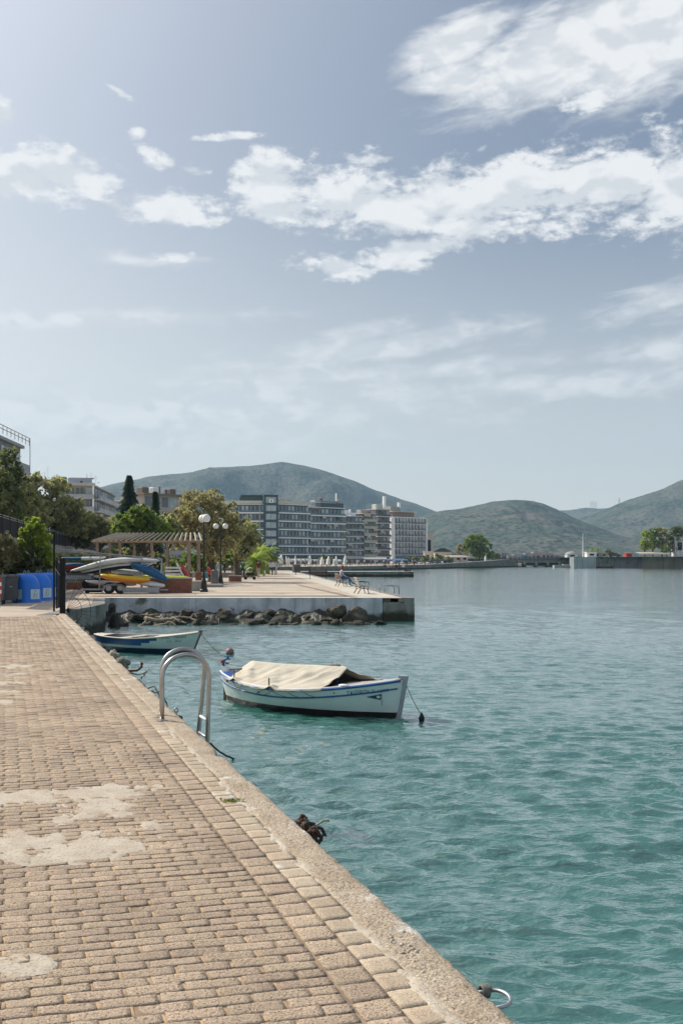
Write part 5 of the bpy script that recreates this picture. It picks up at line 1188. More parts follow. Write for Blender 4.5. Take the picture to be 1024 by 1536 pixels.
# ------------------------------------------------------------------ people
def person(label, loc, rz, pose='stand', h=1.74, shirt=(.3, .3, .3), pants=(.05, .06, .1), hair='hair_dark', group=None, hairlen=0, sleeve=True, arm=None, cat='person', detail=True, shorts=False):
    k = h / 1.74
    J = {}; E = []
    def j(n, x, y, z, r, par=None):
        J[n] = (Vector((x, y, z)) * k, r * k); 
        if par: E.append((par, n))
    if pose == 'sit':
        zb = .47
        j('pel', 0, .0, zb + .10, .155); j('wai', 0, .05, zb + .28, .125, 'pel'); j('che', 0, .03, zb + .48, .15, 'wai'); j('neck', 0, -.02, zb + .66, .055, 'che'); j('hd', 0, -.06, zb + .76, .085, 'neck'); j('ht', 0, -.065, zb + .86, .088, 'hd')
        for s in (-1, 1):
            j(f'hip{s}', s * .09, -.05, zb + .08, .095, 'pel'); j(f'kn{s}', s * .12, -.47, zb + .06 + (.10 if s > 0 else 0), .065, f'hip{s}'); j(f'an{s}', s * .10, -.55 - (.22 if s > 0 else 0), .10 + (.12 if s > 0 else 0), .042, f'kn{s}'); j(f'toe{s}', s * .10, -.72 - (.22 if s > 0 else 0), .05 + (.12 if s > 0 else 0), .038, f'an{s}')
            j(f'sh{s}', s * .18, .02, zb + .58, .062, 'che'); j(f'el{s}', s * .23, -.06, zb + .32, .045, f'sh{s}'); j(f'ha{s}', s * .14, -.28, zb + .20, .032, f'el{s}'); j(f'fi{s}', s * .10, -.36, zb + .18, .026, f'ha{s}')
    else:
        st = .16 if pose == 'walk' else .02; 
        j('pel', 0, 0, .95, .135); j('wai', 0, 0, 1.10, .12, 'pel'); j('che', 0, .0, 1.32, .145, 'wai'); j('neck', 0, 0, 1.49, .055, 'che'); j('hd', 0, -.02, 1.58, .082, 'neck'); j('ht', 0, -.02, 1.67, .086, 'hd')
        for s in (-1, 1):
            f = s * st
            j(f'hip{s}', s * .09, 0, .88, .092, 'pel'); j(f'kn{s}', s * .10, -f * .7 - .02, .49, .06, f'hip{s}'); j(f'an{s}', s * .10, -f * 1.1 + .02, .09, .042, f'kn{s}'); j(f'toe{s}', s * .115, -f * 1.1 - .14, .04, .038, f'an{s}')
            j(f'sh{s}', s * .19, 0, 1.41, .062, 'che')
            if arm == 'push': j(f'el{s}', s * .22, -.14, 1.18, .045, f'sh{s}'); j(f'ha{s}', s * .20, -.38, 1.08, .032, f'el{s}'); j(f'fi{s}', s * .19, -.45, 1.07, .026, f'ha{s}')
            else: j(f'el{s}', s * .25, f * .5 + .02, 1.14, .045, f'sh{s}'); j(f'ha{s}', s * .26, f * .8 - .05, .90, .033, f'el{s}'); j(f'fi{s}', s * .25, f * .8 - .08, .81, .028, f'ha{s}')
    nm = list(J); me = bpy.data.meshes.new('body'); me.from_pydata([J[n][0] for n in nm], [(nm.index(a), nm.index(b)) for a, b in E], [])
    tmp = bpy.data.objects.new('tmp', me); COL.objects.link(tmp); sk = tmp.modifiers.new('s', 'SKIN'); tmp.modifiers.new('d', 'SUBSURF').levels = 2 if detail else 1
    if not me.skin_vertices: me.skin_vertices.new() if hasattr(me.skin_vertices, 'new') else None
    for i, n in enumerate(nm):
        me.skin_vertices[0].data[i].radius = (J[n][1],) * 2; me.skin_vertices[0].data[i].use_root = (n == 'pel')
    bpy.context.view_layer.update()
    m2 = bpy.data.meshes.new_from_object(tmp.evaluated_get(bpy.context.evaluated_depsgraph_get())); bpy.data.objects.remove(tmp); m2.name = 'body'
    def cm(c):
        key = 'cloth_%d_%d_%d' % tuple(int(q * 255) for q in c); return mat(key, c, tuple(q * .8 for q in c), 9, .9)
    m2.materials.clear()
    for m_ in (M['skin'], cm(shirt), cm(pants), M['rubber'], M['skin']): m2.materials.append(m_)
    bi = [(J[a][0], J[b][0], b) for a, b in E]
    for p in m2.polygons:
        c = p.center; best = min(bi, key=lambda q: (c - geometry.intersect_point_line(c, q[0], q[1])[0]).length if 0 <= geometry.intersect_point_line(c, q[0], q[1])[1] <= 1 else min((c - q[0]).length, (c - q[1]).length))[2]
        nme = best.rstrip('-1'); r_ = 0
        if nme in ('wai', 'che', 'sh'): r_ = 1
        elif nme == 'el' or (nme == 'ha' and sleeve): r_ = 1
        elif nme in ('hip', 'kn'): r_ = 2
        elif nme == 'an': r_ = 0 if shorts else 2
        elif nme == 'toe': r_ = 3
        p.material_index = r_; p.use_smooth = True
    o = thing('person', label, cat, loc, rz, group); b_ = bpy.data.objects.new('body', m2); COL.objects.link(b_); b_.parent = o
    hd = (J['hd'][0] + J['ht'][0]) / 2; mb = MB(); mb.ball(hd + Vector((0, .022, .038)) * k, .102 * k, 14, (.95, 1.0, 1.0))
    if hairlen: mb.ball(hd + Vector((0, .05, -.06)) * k, .12 * k, 12, (1.1, .8, 1.2))
    mb.build('hair', M[hair], o, smooth=True)
    if detail:
        mb = MB(); fz = hd + Vector((0, -.088, -.01)) * k; mb.ball(fz + Vector((0, -.008, -.01)) * k, .014 * k, 6)
        mb.build('nose', M['skin'], o, smooth=True)
        for s in (-1, 1):
            mb = MB(); mb.ball(hd + Vector((s * .03, -.082, .018)) * k, .009 * k, 6); mb.build('eye', M['hair_dark'], o)
            mb = MB(); mb.ball(hd + Vector((s * .084, 0, 0)) * k, .022 * k, 6, (.4, .8, 1)); mb.build('ear', M['skin'], o)
    return o
person('seated person with curly red hair, pale lilac top and blue jeans on a bench', bW + Vector((.02, -.05, 0)), R(100), 'sit', 1.72, (.52, .48, .60), (.10, .17, .26), 'hair_red', hairlen=1)
o = thing('shoulder_bag', 'tan bag hanging at the back of the seated red-haired person', 'bag', bW + Vector((-.28, -.30, .45))); mb = MB(); mb.cbox((0, 0, .22), (.30, .14, .36), .05); mb.build('bag_body', M['skin'], o); mb = MB(); mb.tube([(-.12, 0, .38), (-.06, 0, .6), (.06, 0, .6), (.12, 0, .38)], .012, 5); mb.build('strap', M['wood_old'], o)
mp_ = G(364, 869.8)
person('man in a green shirt and dark trousers pushing a stroller', mp_, R(205), 'walk', 1.80, (.02, .17, .09), (.03, .03, .045), arm='push')
o = thing('stroller', 'black baby stroller with pale hood in front of the man in green', 'stroller', G(374.5, 869.5), R(8))
mb = MB()
vs = []; n_ = 9
for i in range(n_):
    a = R(200 - i * 18); 
    for sy in (-.22, -.12, .12, .22): vs.append((.05 + math.cos(a) * .36, sy, .72 + math.sin(a) * .34 * (1 if abs(sy) < .2 else .9)))
mb.add(vs, [(i * 4 + k, i * 4 + k + 1, (i + 1) * 4 + k + 1, (i + 1) * 4 + k) for i in range(n_ - 1) for k in range(3)]); h_ = mb.build('hood', M['white_paint'], o); h_.modifiers.new('t', 'SOLIDIFY').thickness = .02
mb = MB(); mb.cbox((.05, 0, .50), (.75, .44, .28), .08); mb.box((.30, 0, .68), (.12, .42, .4), 0, 0, 0, R(25)); mb.build('seat', M['rubber'], o)
mb = MB(); mb.tube([(-.52, -.2, 1.05), (-.30, -.2, .75), (.38, -.2, .14)], .016, 6); mb.tube([(-.52, .2, 1.05), (-.30, .2, .75), (.38, .2, .14)], .016, 6); mb.tube([(-.52, -.2, 1.05), (-.52, .2, 1.05)], .018, 6); mb.tube([(-.35, -.2, .16), (.2, -.2, .55)], .016, 6); mb.tube([(-.35, .2, .16), (.2, .2, .55)], .016, 6); mb.build('frame', M['black_metal'], o)
for wx in (-.36, .40):
    for wy in (-.24, .24):
        mb = MB(); mb.tube([(wx, wy - .02, .14), (wx, wy + .02, .14)], .14, 16); mb.build('wheel', M['rubber'], o)
person('man in a dark red top and pale trousers walking by the palm', G(387.5, 866.8), R(170), 'walk', 1.72, (.20, .025, .03), (.48, .44, .38))
person('person in an orange-red top sitting behind the first lamp post', G(314, 873.5), R(240), 'sit', 1.7, (.62, .07, .03), (.02, .02, .03))
o = thing('shopping_bag', 'turquoise bag beside the person in the orange-red top', 'bag', G(309, 877) + Vector((0, 0, .45))); mb = MB(); mb.cbox((0, 0, .2), (.3, .16, .4), .04); mb.build('bag_body', mat('turquoise', (.03, .40, .50)), o); mb = MB(); mb.tube([(-.08, 0, .4), (0, 0, .55), (.08, 0, .4)], .01, 5); mb.build('handle', M['white_paint'], o)
cols = [((.5, .5, .55), (.06, .08, .12), 'pale grey'), ((.05, .07, .2), (.3, .28, .25), 'navy'), ((.6, .6, .62), (.05, .05, .06), 'white'), ((.02, .03, .04), (.05, .05, .08), 'black'), ((.35, .12, .15), (.1, .1, .13), 'dull red'), ((.35, .45, .6), (.6, .6, .6), 'light blue')]
seat_px = [(343, 862, 'sit', 2, 'leftmost person seated on the shaded wall, in a white top'), (349, 862, 'sit', 1, 'person in navy seated on the shaded wall beside one in white'), (355, 863, 'sit', 5, 'person in light blue seated on the shaded wall left of the man in green'), (337, 866, 'stand', 3, 'dark figure standing just right of the second lamp post'), (359, 866, 'stand', 4, 'person in dull red standing close behind the man in green'), (329, 870, 'stand', 5, 'person half hidden behind the second lamp post'), (378, 860.5, 'stand', 2, 'person in white walking behind the stroller')]
for px, py, ps, ci, lb in seat_px:
    person(lb, G(px, py) + Vector((0, 0, .0)), R(rng.choice((160, 200, 10, 90))), ps, 1.7, cols[ci][0], cols[ci][1], detail=False)
far_px = [(392, 861, 2, 'person in white walking just right of the man in dark red'), (396.5, 860.5, 3, 'first dark-clothed person of the pair past the man in dark red'), (402, 861, 3, 'second dark-clothed person, left of the white-clothed group'), (406, 863, 2, 'leftmost person of the white-clothed group'), (410.5, 862.5, 2, 'middle person of the white-clothed group'), (414.5, 862, 5, 'rightmost person of the pale group, in light blue'), (391, 860, 4, 'person in dull red walking far beyond the man in dark red')]
for px, py, ci, lb in far_px:
    person(lb, G(px, py), R(rng.uniform(0, 360)), 'walk', 1.7, cols[ci][0], cols[ci][1], detail=False)
# ------------------------------------------------------------------ hills
def hill_mat(name, c1, c2, c3, sc):
    if name in MATS: return MATS[name]
    m = bpy.data.materials.new(name); m.use_nodes = True; MATS[name] = m; t = NT(m.node_tree); b = m.node_tree.nodes['Principled BSDF']
    P = t.n('ShaderNodeNewGeometry').outputs['Position']
    soil = t.mix(t.sm(t.noise(P, sc * .08, 5), .4, .6), c2, c3)
    vo = t.n('ShaderNodeTexVoronoi'); vo.inputs['Scale'].default_value = sc; t.put(vo.inputs['Vector'], P)
    sh = t.sm(t.m('ADD', vo.outputs['Distance'], t.m('MULTIPLY', t.noise(P, sc * .12, 5, .6), 1.4)), .95, 1.35)
    sh2 = t.m('MULTIPLY', t.sm(t.noise(P, sc * .9, 4, .7), .40, .58), .7)
    mp = t.n('ShaderNodeMapping'); t.l.new(P, mp.inputs[0]); mp.inputs['Scale'].default_value = (.35, .5, 1.6); mp.inputs['Rotation'].default_value = (0, R(12), 0)
    scar = t.sm(t.noise(mp.outputs[0], .012, 5, .62, .6), .665, .70)
    soil = t.mix(scar, soil, (.17, .155, .13))
    sh = t.m('MAXIMUM', sh, t.m('MULTIPLY', scar, .8))
    t.put(b.inputs['Base Color'], t.mix(t.m('MAXIMUM', sh, t.m('MULTIPLY', sh2, .8)), c1, soil)); b.inputs['Roughness'].default_value = 1.0; b.inputs['Specular IOR Level'].default_value = .1
    bn = t.n('ShaderNodeBump'); bn.inputs['Distance'].default_value = 4; bn.inputs['Strength'].default_value = .8; t.put(bn.inputs['Height'], t.noise(P, sc * .6, 4, .7)); t.l.new(bn.outputs[0], b.inputs['Normal'])
    return m
def hill(name, d, prof, depth, sc, mcols, seed, base=0.0, ext=None, rough=1.0):
    """ridge seen at distance d with the given outline, sloping towards and away from the viewer"""
    xs = [p[0] for p in prof]; n = 220; nd = 90; V = []
    for i in range(n + 1):
        px = xs[0] + (xs[-1] - xs[0]) * i / n; py = float(np.interp(px, xs, [p[1] for p in prof]))
        # smooth the polyline a little
        py = (py + float(np.interp(px - 9, xs, [p[1] for p in prof])) + float(np.interp(px + 9, xs, [p[1] for p in prof]))) / 3
        X = (px - 512) / F * d; H = EYE + (HZ - py) / F * d
        for j in range(nd + 1):
            a = j / nd; s_ = (a - .72) / (.72 if a < .72 else .28); y = d + s_ * depth * (1 if s_ < 0 else .5)
            prf = (math.cos(math.pi * min(1, abs(s_))) + 1) / 2
            gul = noise.fractal(Vector((X / 260 + seed, y / 420, seed)), 1, 2, 6)
            h = H * prf ** .85 * (1 + gul * .42 * min(1, (1 - prf) * 2.2) * 1.3 * rough) + noise.fractal(Vector((X / 40, y / 40, seed)), 1, 2, 4) * 2.2 * rough * min(1, H / 60)
            V.append((X + gul * 60 * (1 - prf), y, max(h, -3) if 0 < j < nd else -6))
    idx = np.arange((n + 1) * (nd + 1)).reshape(n + 1, nd + 1); f = np.stack([idx[:-1, :-1], idx[1:, :-1], idx[1:, 1:], idx[:-1, 1:]], -1).reshape(-1, 4)
    o = mesh_np(name, np.array(V), f, hill_mat(*mcols), smooth=True); tag(o, kind='structure'); return o
G1 = ('scrub_hill', (.006, .026, .018), (.075, .095, .07), (.12, .12, .095), .10)
hill('hills', 2900, [(-300, 790), (0, 765), (100, 748), (180, 728), (250, 715), (300, 709), (350, 703), (395, 699), (430, 698), (465, 703), (500, 712), (530, 722), (560, 735), (590, 746), (620, 757), (650, 768), (700, 786), (760, 812), (820, 840)], 900, 1, G1, 1.3)
hill('hills', 2000, [(560, 839), (600, 800), (630, 775), (655, 767), (680, 766), (710, 760), (740, 753), (770, 751), (795, 751), (815, 759), (835, 770), (860, 781), (890, 795), (920, 810), (945, 826), (965, 838)], 620, 1, G1, 4.1)
hill('hills', 3700, [(700, 790), (780, 772), (830, 767), (860, 766), (900, 763), (935, 760), (980, 756), (1060, 752), (1200, 770)], 900, 1, G1, 7.7)
hill('hills', 2500, [(790, 839), (840, 795), (870, 776), (900, 768), (925, 757), (950, 747), (985, 737), (1005, 729), (1024, 721), (1070, 703), (1150, 690), (1300, 700), (1450, 760)], 800, 1, G1, 9.2)

# ------------------------------------------------------------------ far sea walls
WA = [Vector((-13, 210, 0)), Vector((3, 244, 0)), Vector((25.5, 297, 0)), Vector((63, 371, 0)), Vector((78, 430, 0))]
def far_wall(pts, tops, m, label, name='quay_wall', th=1.2, cat='wall'):
    o = thing(name, label, cat, pts[0]); mb = MB(); vs = []
    for p, z in zip(pts, tops):
        q = Vector(p) - Vector(pts[0]); vs += [q + Vector((0, 0, -2)), q + Vector((0, 0, z)), q + Vector((-th, .6, z)), q + Vector((-th, .6, -2))]
    n = len(pts); fs = [(i * 4 + k, (i + 1) * 4 + k, (i + 1) * 4 + (k + 1) % 4, i * 4 + (k + 1) % 4) for i in range(n - 1) for k in range(4)] + [(0, 1, 2, 3), ((n - 1) * 4 + 3, (n - 1) * 4 + 2, (n - 1) * 4 + 1, (n - 1) * 4)]
    mb.add(vs, fs); mb.build('wall_body', m, o, normals=True); return o
far_wall(WA[:3], [.25, .12, .25], M['wall_grey'], 'long low grey sea wall below the closed cafe parasols')
far_wall([WA[2], (46, 338, 0), WA[3], (66, 373, 0)], [.22, 1.0, 1.85, 1.8], M['wall_grey'], 'grey quay wall rising to a rounded end near the bridge', 'quay_end', 2.0)
far_wall([(-40, 198, 0), (-26, 200, 0), WA[0]], [.1, .1, .25], M['wall_grey'], 'low sea wall beyond the far end of the pier')
jt = thing('jetty', 'long low dark stone jetty lying across the water', 'jetty', (-9, 164, 0)); mb = MB(); vs = []
ta = [(-.0, -.4), (20.9, .3), (20.9, 9), (-22, 9), (-20, -.4)]
mb.prism(ta, -2.5, -.32); mb.build('jetty_body', M['wall_grey'], jt)
mb = MB(); mb.prism([(-20, -.5), (0, -.5), (20.95, .2), (20.95, 9.1), (-22, 9.1)], -.318, -.22); mb.build('coping', M['concrete'], jt)
for i, (px, c_) in enumerate(((577, 3), (582, 2), (588, 4), (594, 3), (598, 3), (605, 2))):
    person(('first dark-clothed person from the left sitting on the jetty', 'person in white sitting second from the left on the jetty', 'person in dull red sitting in the middle of the jetty group', 'dark figure just right of the one in dull red on the jetty', 'dark figure standing among the sitting group on the jetty', 'rightmost person in a pale top on the jetty')[i], ((px - 512) / F * 168, 168, -.22), R(20 + 60 * i), 'sit' if i != 4 else 'stand', 1.7, cols[c_][0], cols[c_][1], detail=False)
# loose boulders on the jetty
for i, px in enumerate((613, 609)):
    o = rock(((px - 512) / F * 168, 168, -.15), 1, (.35 + .2 * i, .4, .3), 60 + i, M['rock_pale'], ('small pale boulder near the outer end of the jetty', 'larger pale boulder left of the small one on the jetty')[i], 'boulder'); o['group'] = 'boulders on the jetty'
# right bank
RB = [Vector((82, 338, 0)), Vector((87, 338.4, 0)), Vector((103, 336, 0)), Vector((107, 342, 0)), Vector((180, 352, 0)), Vector((300, 352, 0))]
far_wall([(79.2, 339, 0), (80.2, 337, 0), (86, 337, 0)], [2.45, 2.5, 2.5], mat('wall_pale', (.42, .43, .43), (.34, .35, .36), .5, .9, streak=1), 'whitewashed abutment block beside the bridge', 'bridge_abutment', 1.5, 'abutment')
far_wall([(86.2, 338, 0), (88, 340, 0), (93, 341, 0)], [2.6, 2.6, 2.6], M['wall_grey'], 'dark stained stretch of wall right of the white abutment')
far_wall([(93.2, 341, 0), (104, 342, 0)], [2.7, 2.7], mat('wall_mauve', (.26, .235, .24), (.19, .17, .175), .3, .9, streak=1), 'mauve grey stretch of the right bank wall')
far_wall([(104.2, 341.5, 0), (260, 341, 0)], [2.8, 2.8], mat('wall_tan', (.36, .30, .23), (.27, .225, .18), .3, .9, .5, 3, streak=1), 'tan stone stretch of the right bank wall')
o = thing('landing_stage', 'small pale landing stage at the foot of the bridge abutment', 'landing', (73.5, 341, -1.05)); mb = MB(); mb.box((2, 0, .4), (6, 3, .9)); mb.box((3.5, .5, 1.0), (2.5, 2, .5)); mb.build('platform', M['concrete'], o); mb = MB(); mb.tube([(0, 0, .8), (0, 0, 2.4)], .08, 6); mb.build('bollard', M['black_metal'], o)
br = thing('bridge', 'low dark bridge crossing the strait between the two banks', 'bridge', (70, 380, 0)); mb = MB()
mb.box((9, 2, .95), (34, 6, .9)); mb.build('deck', M['wall_grey'], br)
for k in range(9):
    mb = MB(); mb.box((-5 + k * 4.5, 0, -.2), (.8, 5, 1.8)); mb.build('pier', M['wall_grey'], br)
mb = MB(); mb.tube([(-8, -1, 2.2), (34, -1, 2.2)], .08, 5); mb.tube([(-8, -1, 1.8), (34, -1, 1.8)], .05, 5)
for k in range(43): mb.tube([(-8 + k, -1, 1.4), (-8 + k, -1, 2.2)], .05, 4)
mb.build('railing', M['galv'], br)

# ------------------------------------------------------------------ cars, parasols, small things
CARC = [((.5, .52, .55), 'silver'), ((.05, .06, .08), 'black'), ((.6, .6, .6), 'white'), ((.07, .12, .25), 'blue'), ((.35, .03, .03), 'red')]
def car(label, loc, rz, col, group='cars parked along the far promenade'):
    o = thing('parked_car', label, 'car', loc, rz, group); mb = MB(); w = .88
    pr_ = [(-2.1, .30), (-2.15, .62), (-1.9, .88), (-1.35, .95), (-.75, 1.38), (.55, 1.42), (1.15, 1.0), (1.95, .84), (2.12, .58), (2.1, .30)]
    vs = [(x, s * (w - (.16 if z > 1.1 else 0)), z) for s in (-1, 1) for x, z in pr_]; n = len(pr_)
    mb.add(vs, [tuple(range(n)), tuple(range(2 * n - 1, n - 1, -1))] + [(i, i + n, (i + 1) % n + n, (i + 1) % n) for i in range(n)]); mb.build('body', mat('car_%d' % int(col[0] * 100 + col[2] * 7), col, col, 2, .3), o, normals=True)
    mb = MB()
    for s in (-1, 1): mb.add([(x, s * (w - .07 - (.08 if z > 1.2 else 0)) * 1.0, z) for x, z in ((-1.15, 1.0), (-.68, 1.33), (.48, 1.36), (.95, 1.02))], [(0, 1, 2, 3)])
    mb.build('side_windows', M['black_metal'], o)
    for x in (-1.3, 1.3):
        for s in (-1, 1):
            mb = MB(); mb.tube([(x, s * .80, .31), (x, s * .90, .31)], .31, 12); mb.build('wheel', M['rubber'], o)
    for s in (-1, 1):
        mb = MB(); mb.box((2.1, s * .6, .66), (.06, .3, .12)); mb.build('headlight', M['globe'], o)
    return o
k = 0
for px, ci in ((608, 2), (619, 1), (631, 0), (643, 2), (655, 1), (668, 0), (682, 2)):
    d = 330 + (px - 600) * .55; car(f'{CARC[ci][1]} parked car, {ORD[k]} from the left in the row under the seafront trees', ((px - 512) / F * d, d, .1), R(62), CARC[ci][0]); k += 1
car('dark car parked on the right bank near the round tree', ((921 - 512) / F * 352, 352, 2.62), R(4), (.05, .06, .08), 'cars on the right bank')
def parasol(label, px, yt, yb, d, lean=0.0, m='globe', wpx=4):
    z1 = EYE - (yt - HZ) / F * d; z0 = .15; o = thing('closed_parasol', label, 'parasol', ((px - 512) / F * d, d, z0), 0, 'closed parasols along the seafront'); h = z1 - z0; w = wpx / F * d / 2
    mb = MB(); mb.tube([(0, 0, 0), (0, 0, h * .9)], .035, 6); mb.build('pole', M['galv'], o)
    mb = MB(); n = 12; prof = ((.22, .9), (.30, 1.0), (.6, .85), (.85, .45), (1.0, .08)); vs = []
    for t, r in prof:
        for k in range(n):
            a = 2 * math.pi * k / n; rr = w * r * (1 + .25 * math.cos(a * 4)); vs.append((rr * math.cos(a) + lean * (1 - t), rr * math.sin(a), h * t))
    mb.add(vs, [(i * n + k, i * n + (k + 1) % n, (i + 1) * n + (k + 1) % n, (i + 1) * n + k) for i in range(len(prof) - 1) for k in range(n)] + [tuple(range(n)), tuple((len(prof) - 1) * n + k for k in range(n))]); mb.build('furled_canopy', M[m], o, smooth=True)
    mb = MB(); mb.lathe([(.35, 0), (.35, .06), (.06, .1)], 12); mb.build('base', M['concrete'], o)
for i, (px, yt, l, w) in enumerate(((418, 834, .3, 3), (422, 832, -.2, 6), (429, 834, .5, 3), (433, 836, 0, 3), (443, 833, 0, 2.5), (465, 833, -.2, 4.5), (483, 835, -.1, 5), (493, 834, -.2, 5), (501, 838, 0, 3), (504, 834, .1, 4), (518, 833, -.2, 4.5))):
    parasol(('pale furled parasol leaning right, leftmost of the seafront row', 'widest white furled parasol, second in the seafront row', 'slanting grey-white parasol, third in the seafront row', 'thin furled parasol right of the slanting one', 'thin bluish parasol pole standing alone left of the flagpole', 'white furled parasol just right of the flagpole', 'wide grey-white parasol left of the small café tree', 'grey-white parasol at the small café tree', 'short thin parasol between two taller ones', 'white furled parasol second from the right end', 'bright white furled parasol at the right end of the row')[i], px, yt, 0, 236, l, 'globe', w)
# café terraces under awnings, and planting on the seafront
def awning(name, label, px0, px1, yt, d, m, zb=.15, dp=5.0, ang_=0.0):
    x0, x1 = (px0 - 512) / F * d, (px1 - 512) / F * d; z = EYE - (yt - HZ) / F * d; o = thing(name, label, 'awning', (x0, d, zb), ang_); L = (x1 - x0) / math.cos(ang_); h = z - zb
    mb = MB(); mb.add([(0, 0, h - .5), (L, 0, h - .5), (L, dp, h), (0, dp, h), (0, 0, h - .9), (L, 0, h - .9)], [(0, 1, 2, 3), (4, 5, 1, 0)]); c_ = mb.build('canopy', m, o); c_.modifiers.new('t', 'SOLIDIFY').thickness = .06
    n = max(2, int(L / 4)); 
    for k in range(n + 1):
        mb = MB(); mb.tube([(L * k / n, .05, 0), (L * k / n, .05, h - .5)], .06, 5); mb.build('post', M['galv'], o)
    return o
awn = mat('awning_grey', (.34, .37, .36), (.28, .31, .30), .6, .8); awnb = mat('awning_blue', (.05, .16, .30), (.04, .13, .25), .6, .8); awnd = mat('awning_dark', (.05, .07, .08), (.04, .05, .06), .6, .8); awnw = mat('awning_pale', (.48, .45, .38), (.42, .38, .32), .6, .8)
awning('awning', 'long pale grey café awning at the foot of the hotel tower block', 434, 462, 838, 300, awn); awning('awning', 'grey café awning at the foot of the stepped glass block', 464, 512, 839, 305, awn)
awning('awning', 'dark awning under the beige apartment building', 514, 545, 836, 315, awnd); awning('awning', 'grey-blue awning under the pink-banded building', 545, 580, 836, 318, awn)
awning('awning', 'bright blue awning at the foot of the white framed hotel', 580, 612, 838, 322, awnb); awning('awning', 'dark green awning right of the blue one', 612, 650, 839, 335, awnd, ang_=R(20))
awning('awning', 'dark awning in front of the low seafront pavilion', 648, 672, 838, 350, awnd, ang_=R(20)); awning('awning', 'pale cream awning on the promontory left of the tall trees', 668, 712, 833, 372, awnw)
awning('awning', 'long cream canopy in front of the right bank trees', 958, 1004, 828, 352, awnw, 2.62)
# shop fronts: the dim ground floor behind the terraces
def crowd_row(x0, x1, y, d0, n, lab):
    for i in range(n):
        px = x0 + (x1 - x0) * (i + rng.uniform(-.3, .3)) / n; ci = rng.randrange(6); yield px, ci
proto_p = []
for ci in range(6):
    p = person(f'first distant figure in {cols[ci][2]} from the left along the far seafront', ((418 + ci * 1.6 - 512) / F * 240, 240 + ci * 2, .12), R(60 * ci), 'stand', 1.75, cols[ci][0], cols[ci][1], detail=False); p['group'] = 'distant people on the seafront'; proto_p.append(p)
for i in range(44):
    px = 428 + i * 4.6 + rng.uniform(-2, 2); ci = i % 6; d = 242 + max(0, px - 515) * .75 + rng.uniform(1, 10)
    dup(proto_p[ci], ((px - 512) / F * d, d, .12), rng.uniform(0, 6.28), f'{ORD[i // 6 + 1]} distant figure in {cols[ci][2]} from the left along the far seafront')
for i in range(9):
    px = 752 + i * 1.5; d = 374
    dup(proto_p[i % 6], ((px - 512) / F * d, d - rng.uniform(0, 1.2), 1.6), rng.uniform(0, 6.28), ORD[i] + ' tiny figure from the left in the row on the rounded quay end')
fp = thing('flagpole', 'thin tall grey pole standing before the glass hotel corner', 'pole', ((462 - 512) / F * 236, 236, .15)); mb = MB(); mb.lathe([(.09, 0), (.07, 6), (.05, 15)], 8); mb.build('mast', M['galv'], fp); mb = MB(); mb.ball((0, 0, 15), .1, 8); mb.build('finial', M['galv'], fp)
fp = thing('flagpole', 'thin pole in front of the left wing of the hotel', 'pole', ((390 - 512) / F * 236, 236, .15)); mb = MB(); mb.lathe([(.09, 0), (.08, 8), (.07, 15.2)], 8); mb.build('mast', M['galv'], fp); mb = MB(); mb.ball((0, 0, 15.2), .12, 8); mb.build('finial', M['galv'], fp)
ptree('small_tree', 'small dark tree between the parasols on the seafront', 490, 250, [(488, 838, 7), (494, 840, 6), (483, 840, 5)], 700, .35, 'leaf_dark', 71, trunk_r=.12)
for i, (px, py, r, dd) in enumerate(((655, 838, 9, 340), (637, 839, 7, 335), (672, 841, 7, 355), (621, 840, 6, 330), (610, 841, 5, 326))):
    ptree('small_tree', ('bushy dark tree in the middle of the seafront tree row', 'dark low tree left of the middle one in the seafront row', 'rightmost dark low tree of the seafront row', 'small dark tree near the blue awning', 'smallest dark tree beside the blue awning')[i], px, dd, [(px - r * .6, py + 1, r * .6), (px + r * .6, py, r * .6), (px, py - 2, r * .7)], 700, .45, 'leaf_dark', 80 + i, trunk_r=.15)
ptree('tall_tree', 'tall green eucalyptus group on the promontory before the bridge', 718, 374, [(705, 812, 9), (716, 810, 10), (726, 815, 9), (712, 824, 11), (724, 826, 9), (700, 820, 7), (733, 820, 5), (718, 833, 8), (709, 806, 6)], 6500, .55, 'leaf_green', 90, trunk_r=.4)
ptree('tall_tree', 'reddish brown small tree left of the tall green trees', 690, 378, [(690, 821, 6), (695, 826, 5), (686, 826, 4)], 900, .5, 'leaf_brown', 91, trunk_r=.2)
ptree('small_tree', 'round clipped green tree near the rounded quay end', 739, 374, [(737, 832, 6), (743, 833, 5), (733, 835, 4)], 900, .45, 'leaf_green', 92, zb=1.0, trunk_r=.2)
ptree('small_tree', 'tiny round tree next to the rounded quay end', 746, 376, [(746, 833, 4)], 350, .45, 'leaf_dark', 93, zb=1.2, trunk_r=.15)
ptree('tall_tree', 'yellowish poplar at the left of the right bank grove', 966, 360, [(966, 812, 7), (968, 802, 7), (964, 820, 6), (971, 818, 7)], 2200, .5, 'leaf_bright', 94, zb=2.6, trunk_r=.3)
ptree('tall_tree', 'green tree second from the left in the right bank grove', 978, 364, [(977, 806, 8), (980, 798, 7), (976, 818, 8), (983, 816, 8)], 2600, .5, 'leaf_green', 95, zb=2.6, trunk_r=.3)
ptree('tall_tree', 'tall olive brown tree in the middle of the right bank grove', 992, 364, [(992, 798, 8), (995, 806, 9), (990, 815, 9), (998, 820, 8)], 3000, .5, 'leaf_olive', 96, zb=2.6, trunk_r=.3)
ptree('tall_tree', 'tallest dark pine at the right end of the right bank grove', 1012, 364, [(1012, 796, 9, .6), (1018, 794, 8, .6), (1008, 806, 9), (1018, 808, 8), (1012, 820, 10), (1022, 800, 6)], 4000, .5, 'leaf_dark', 97, zb=2.6, trunk_r=.35)
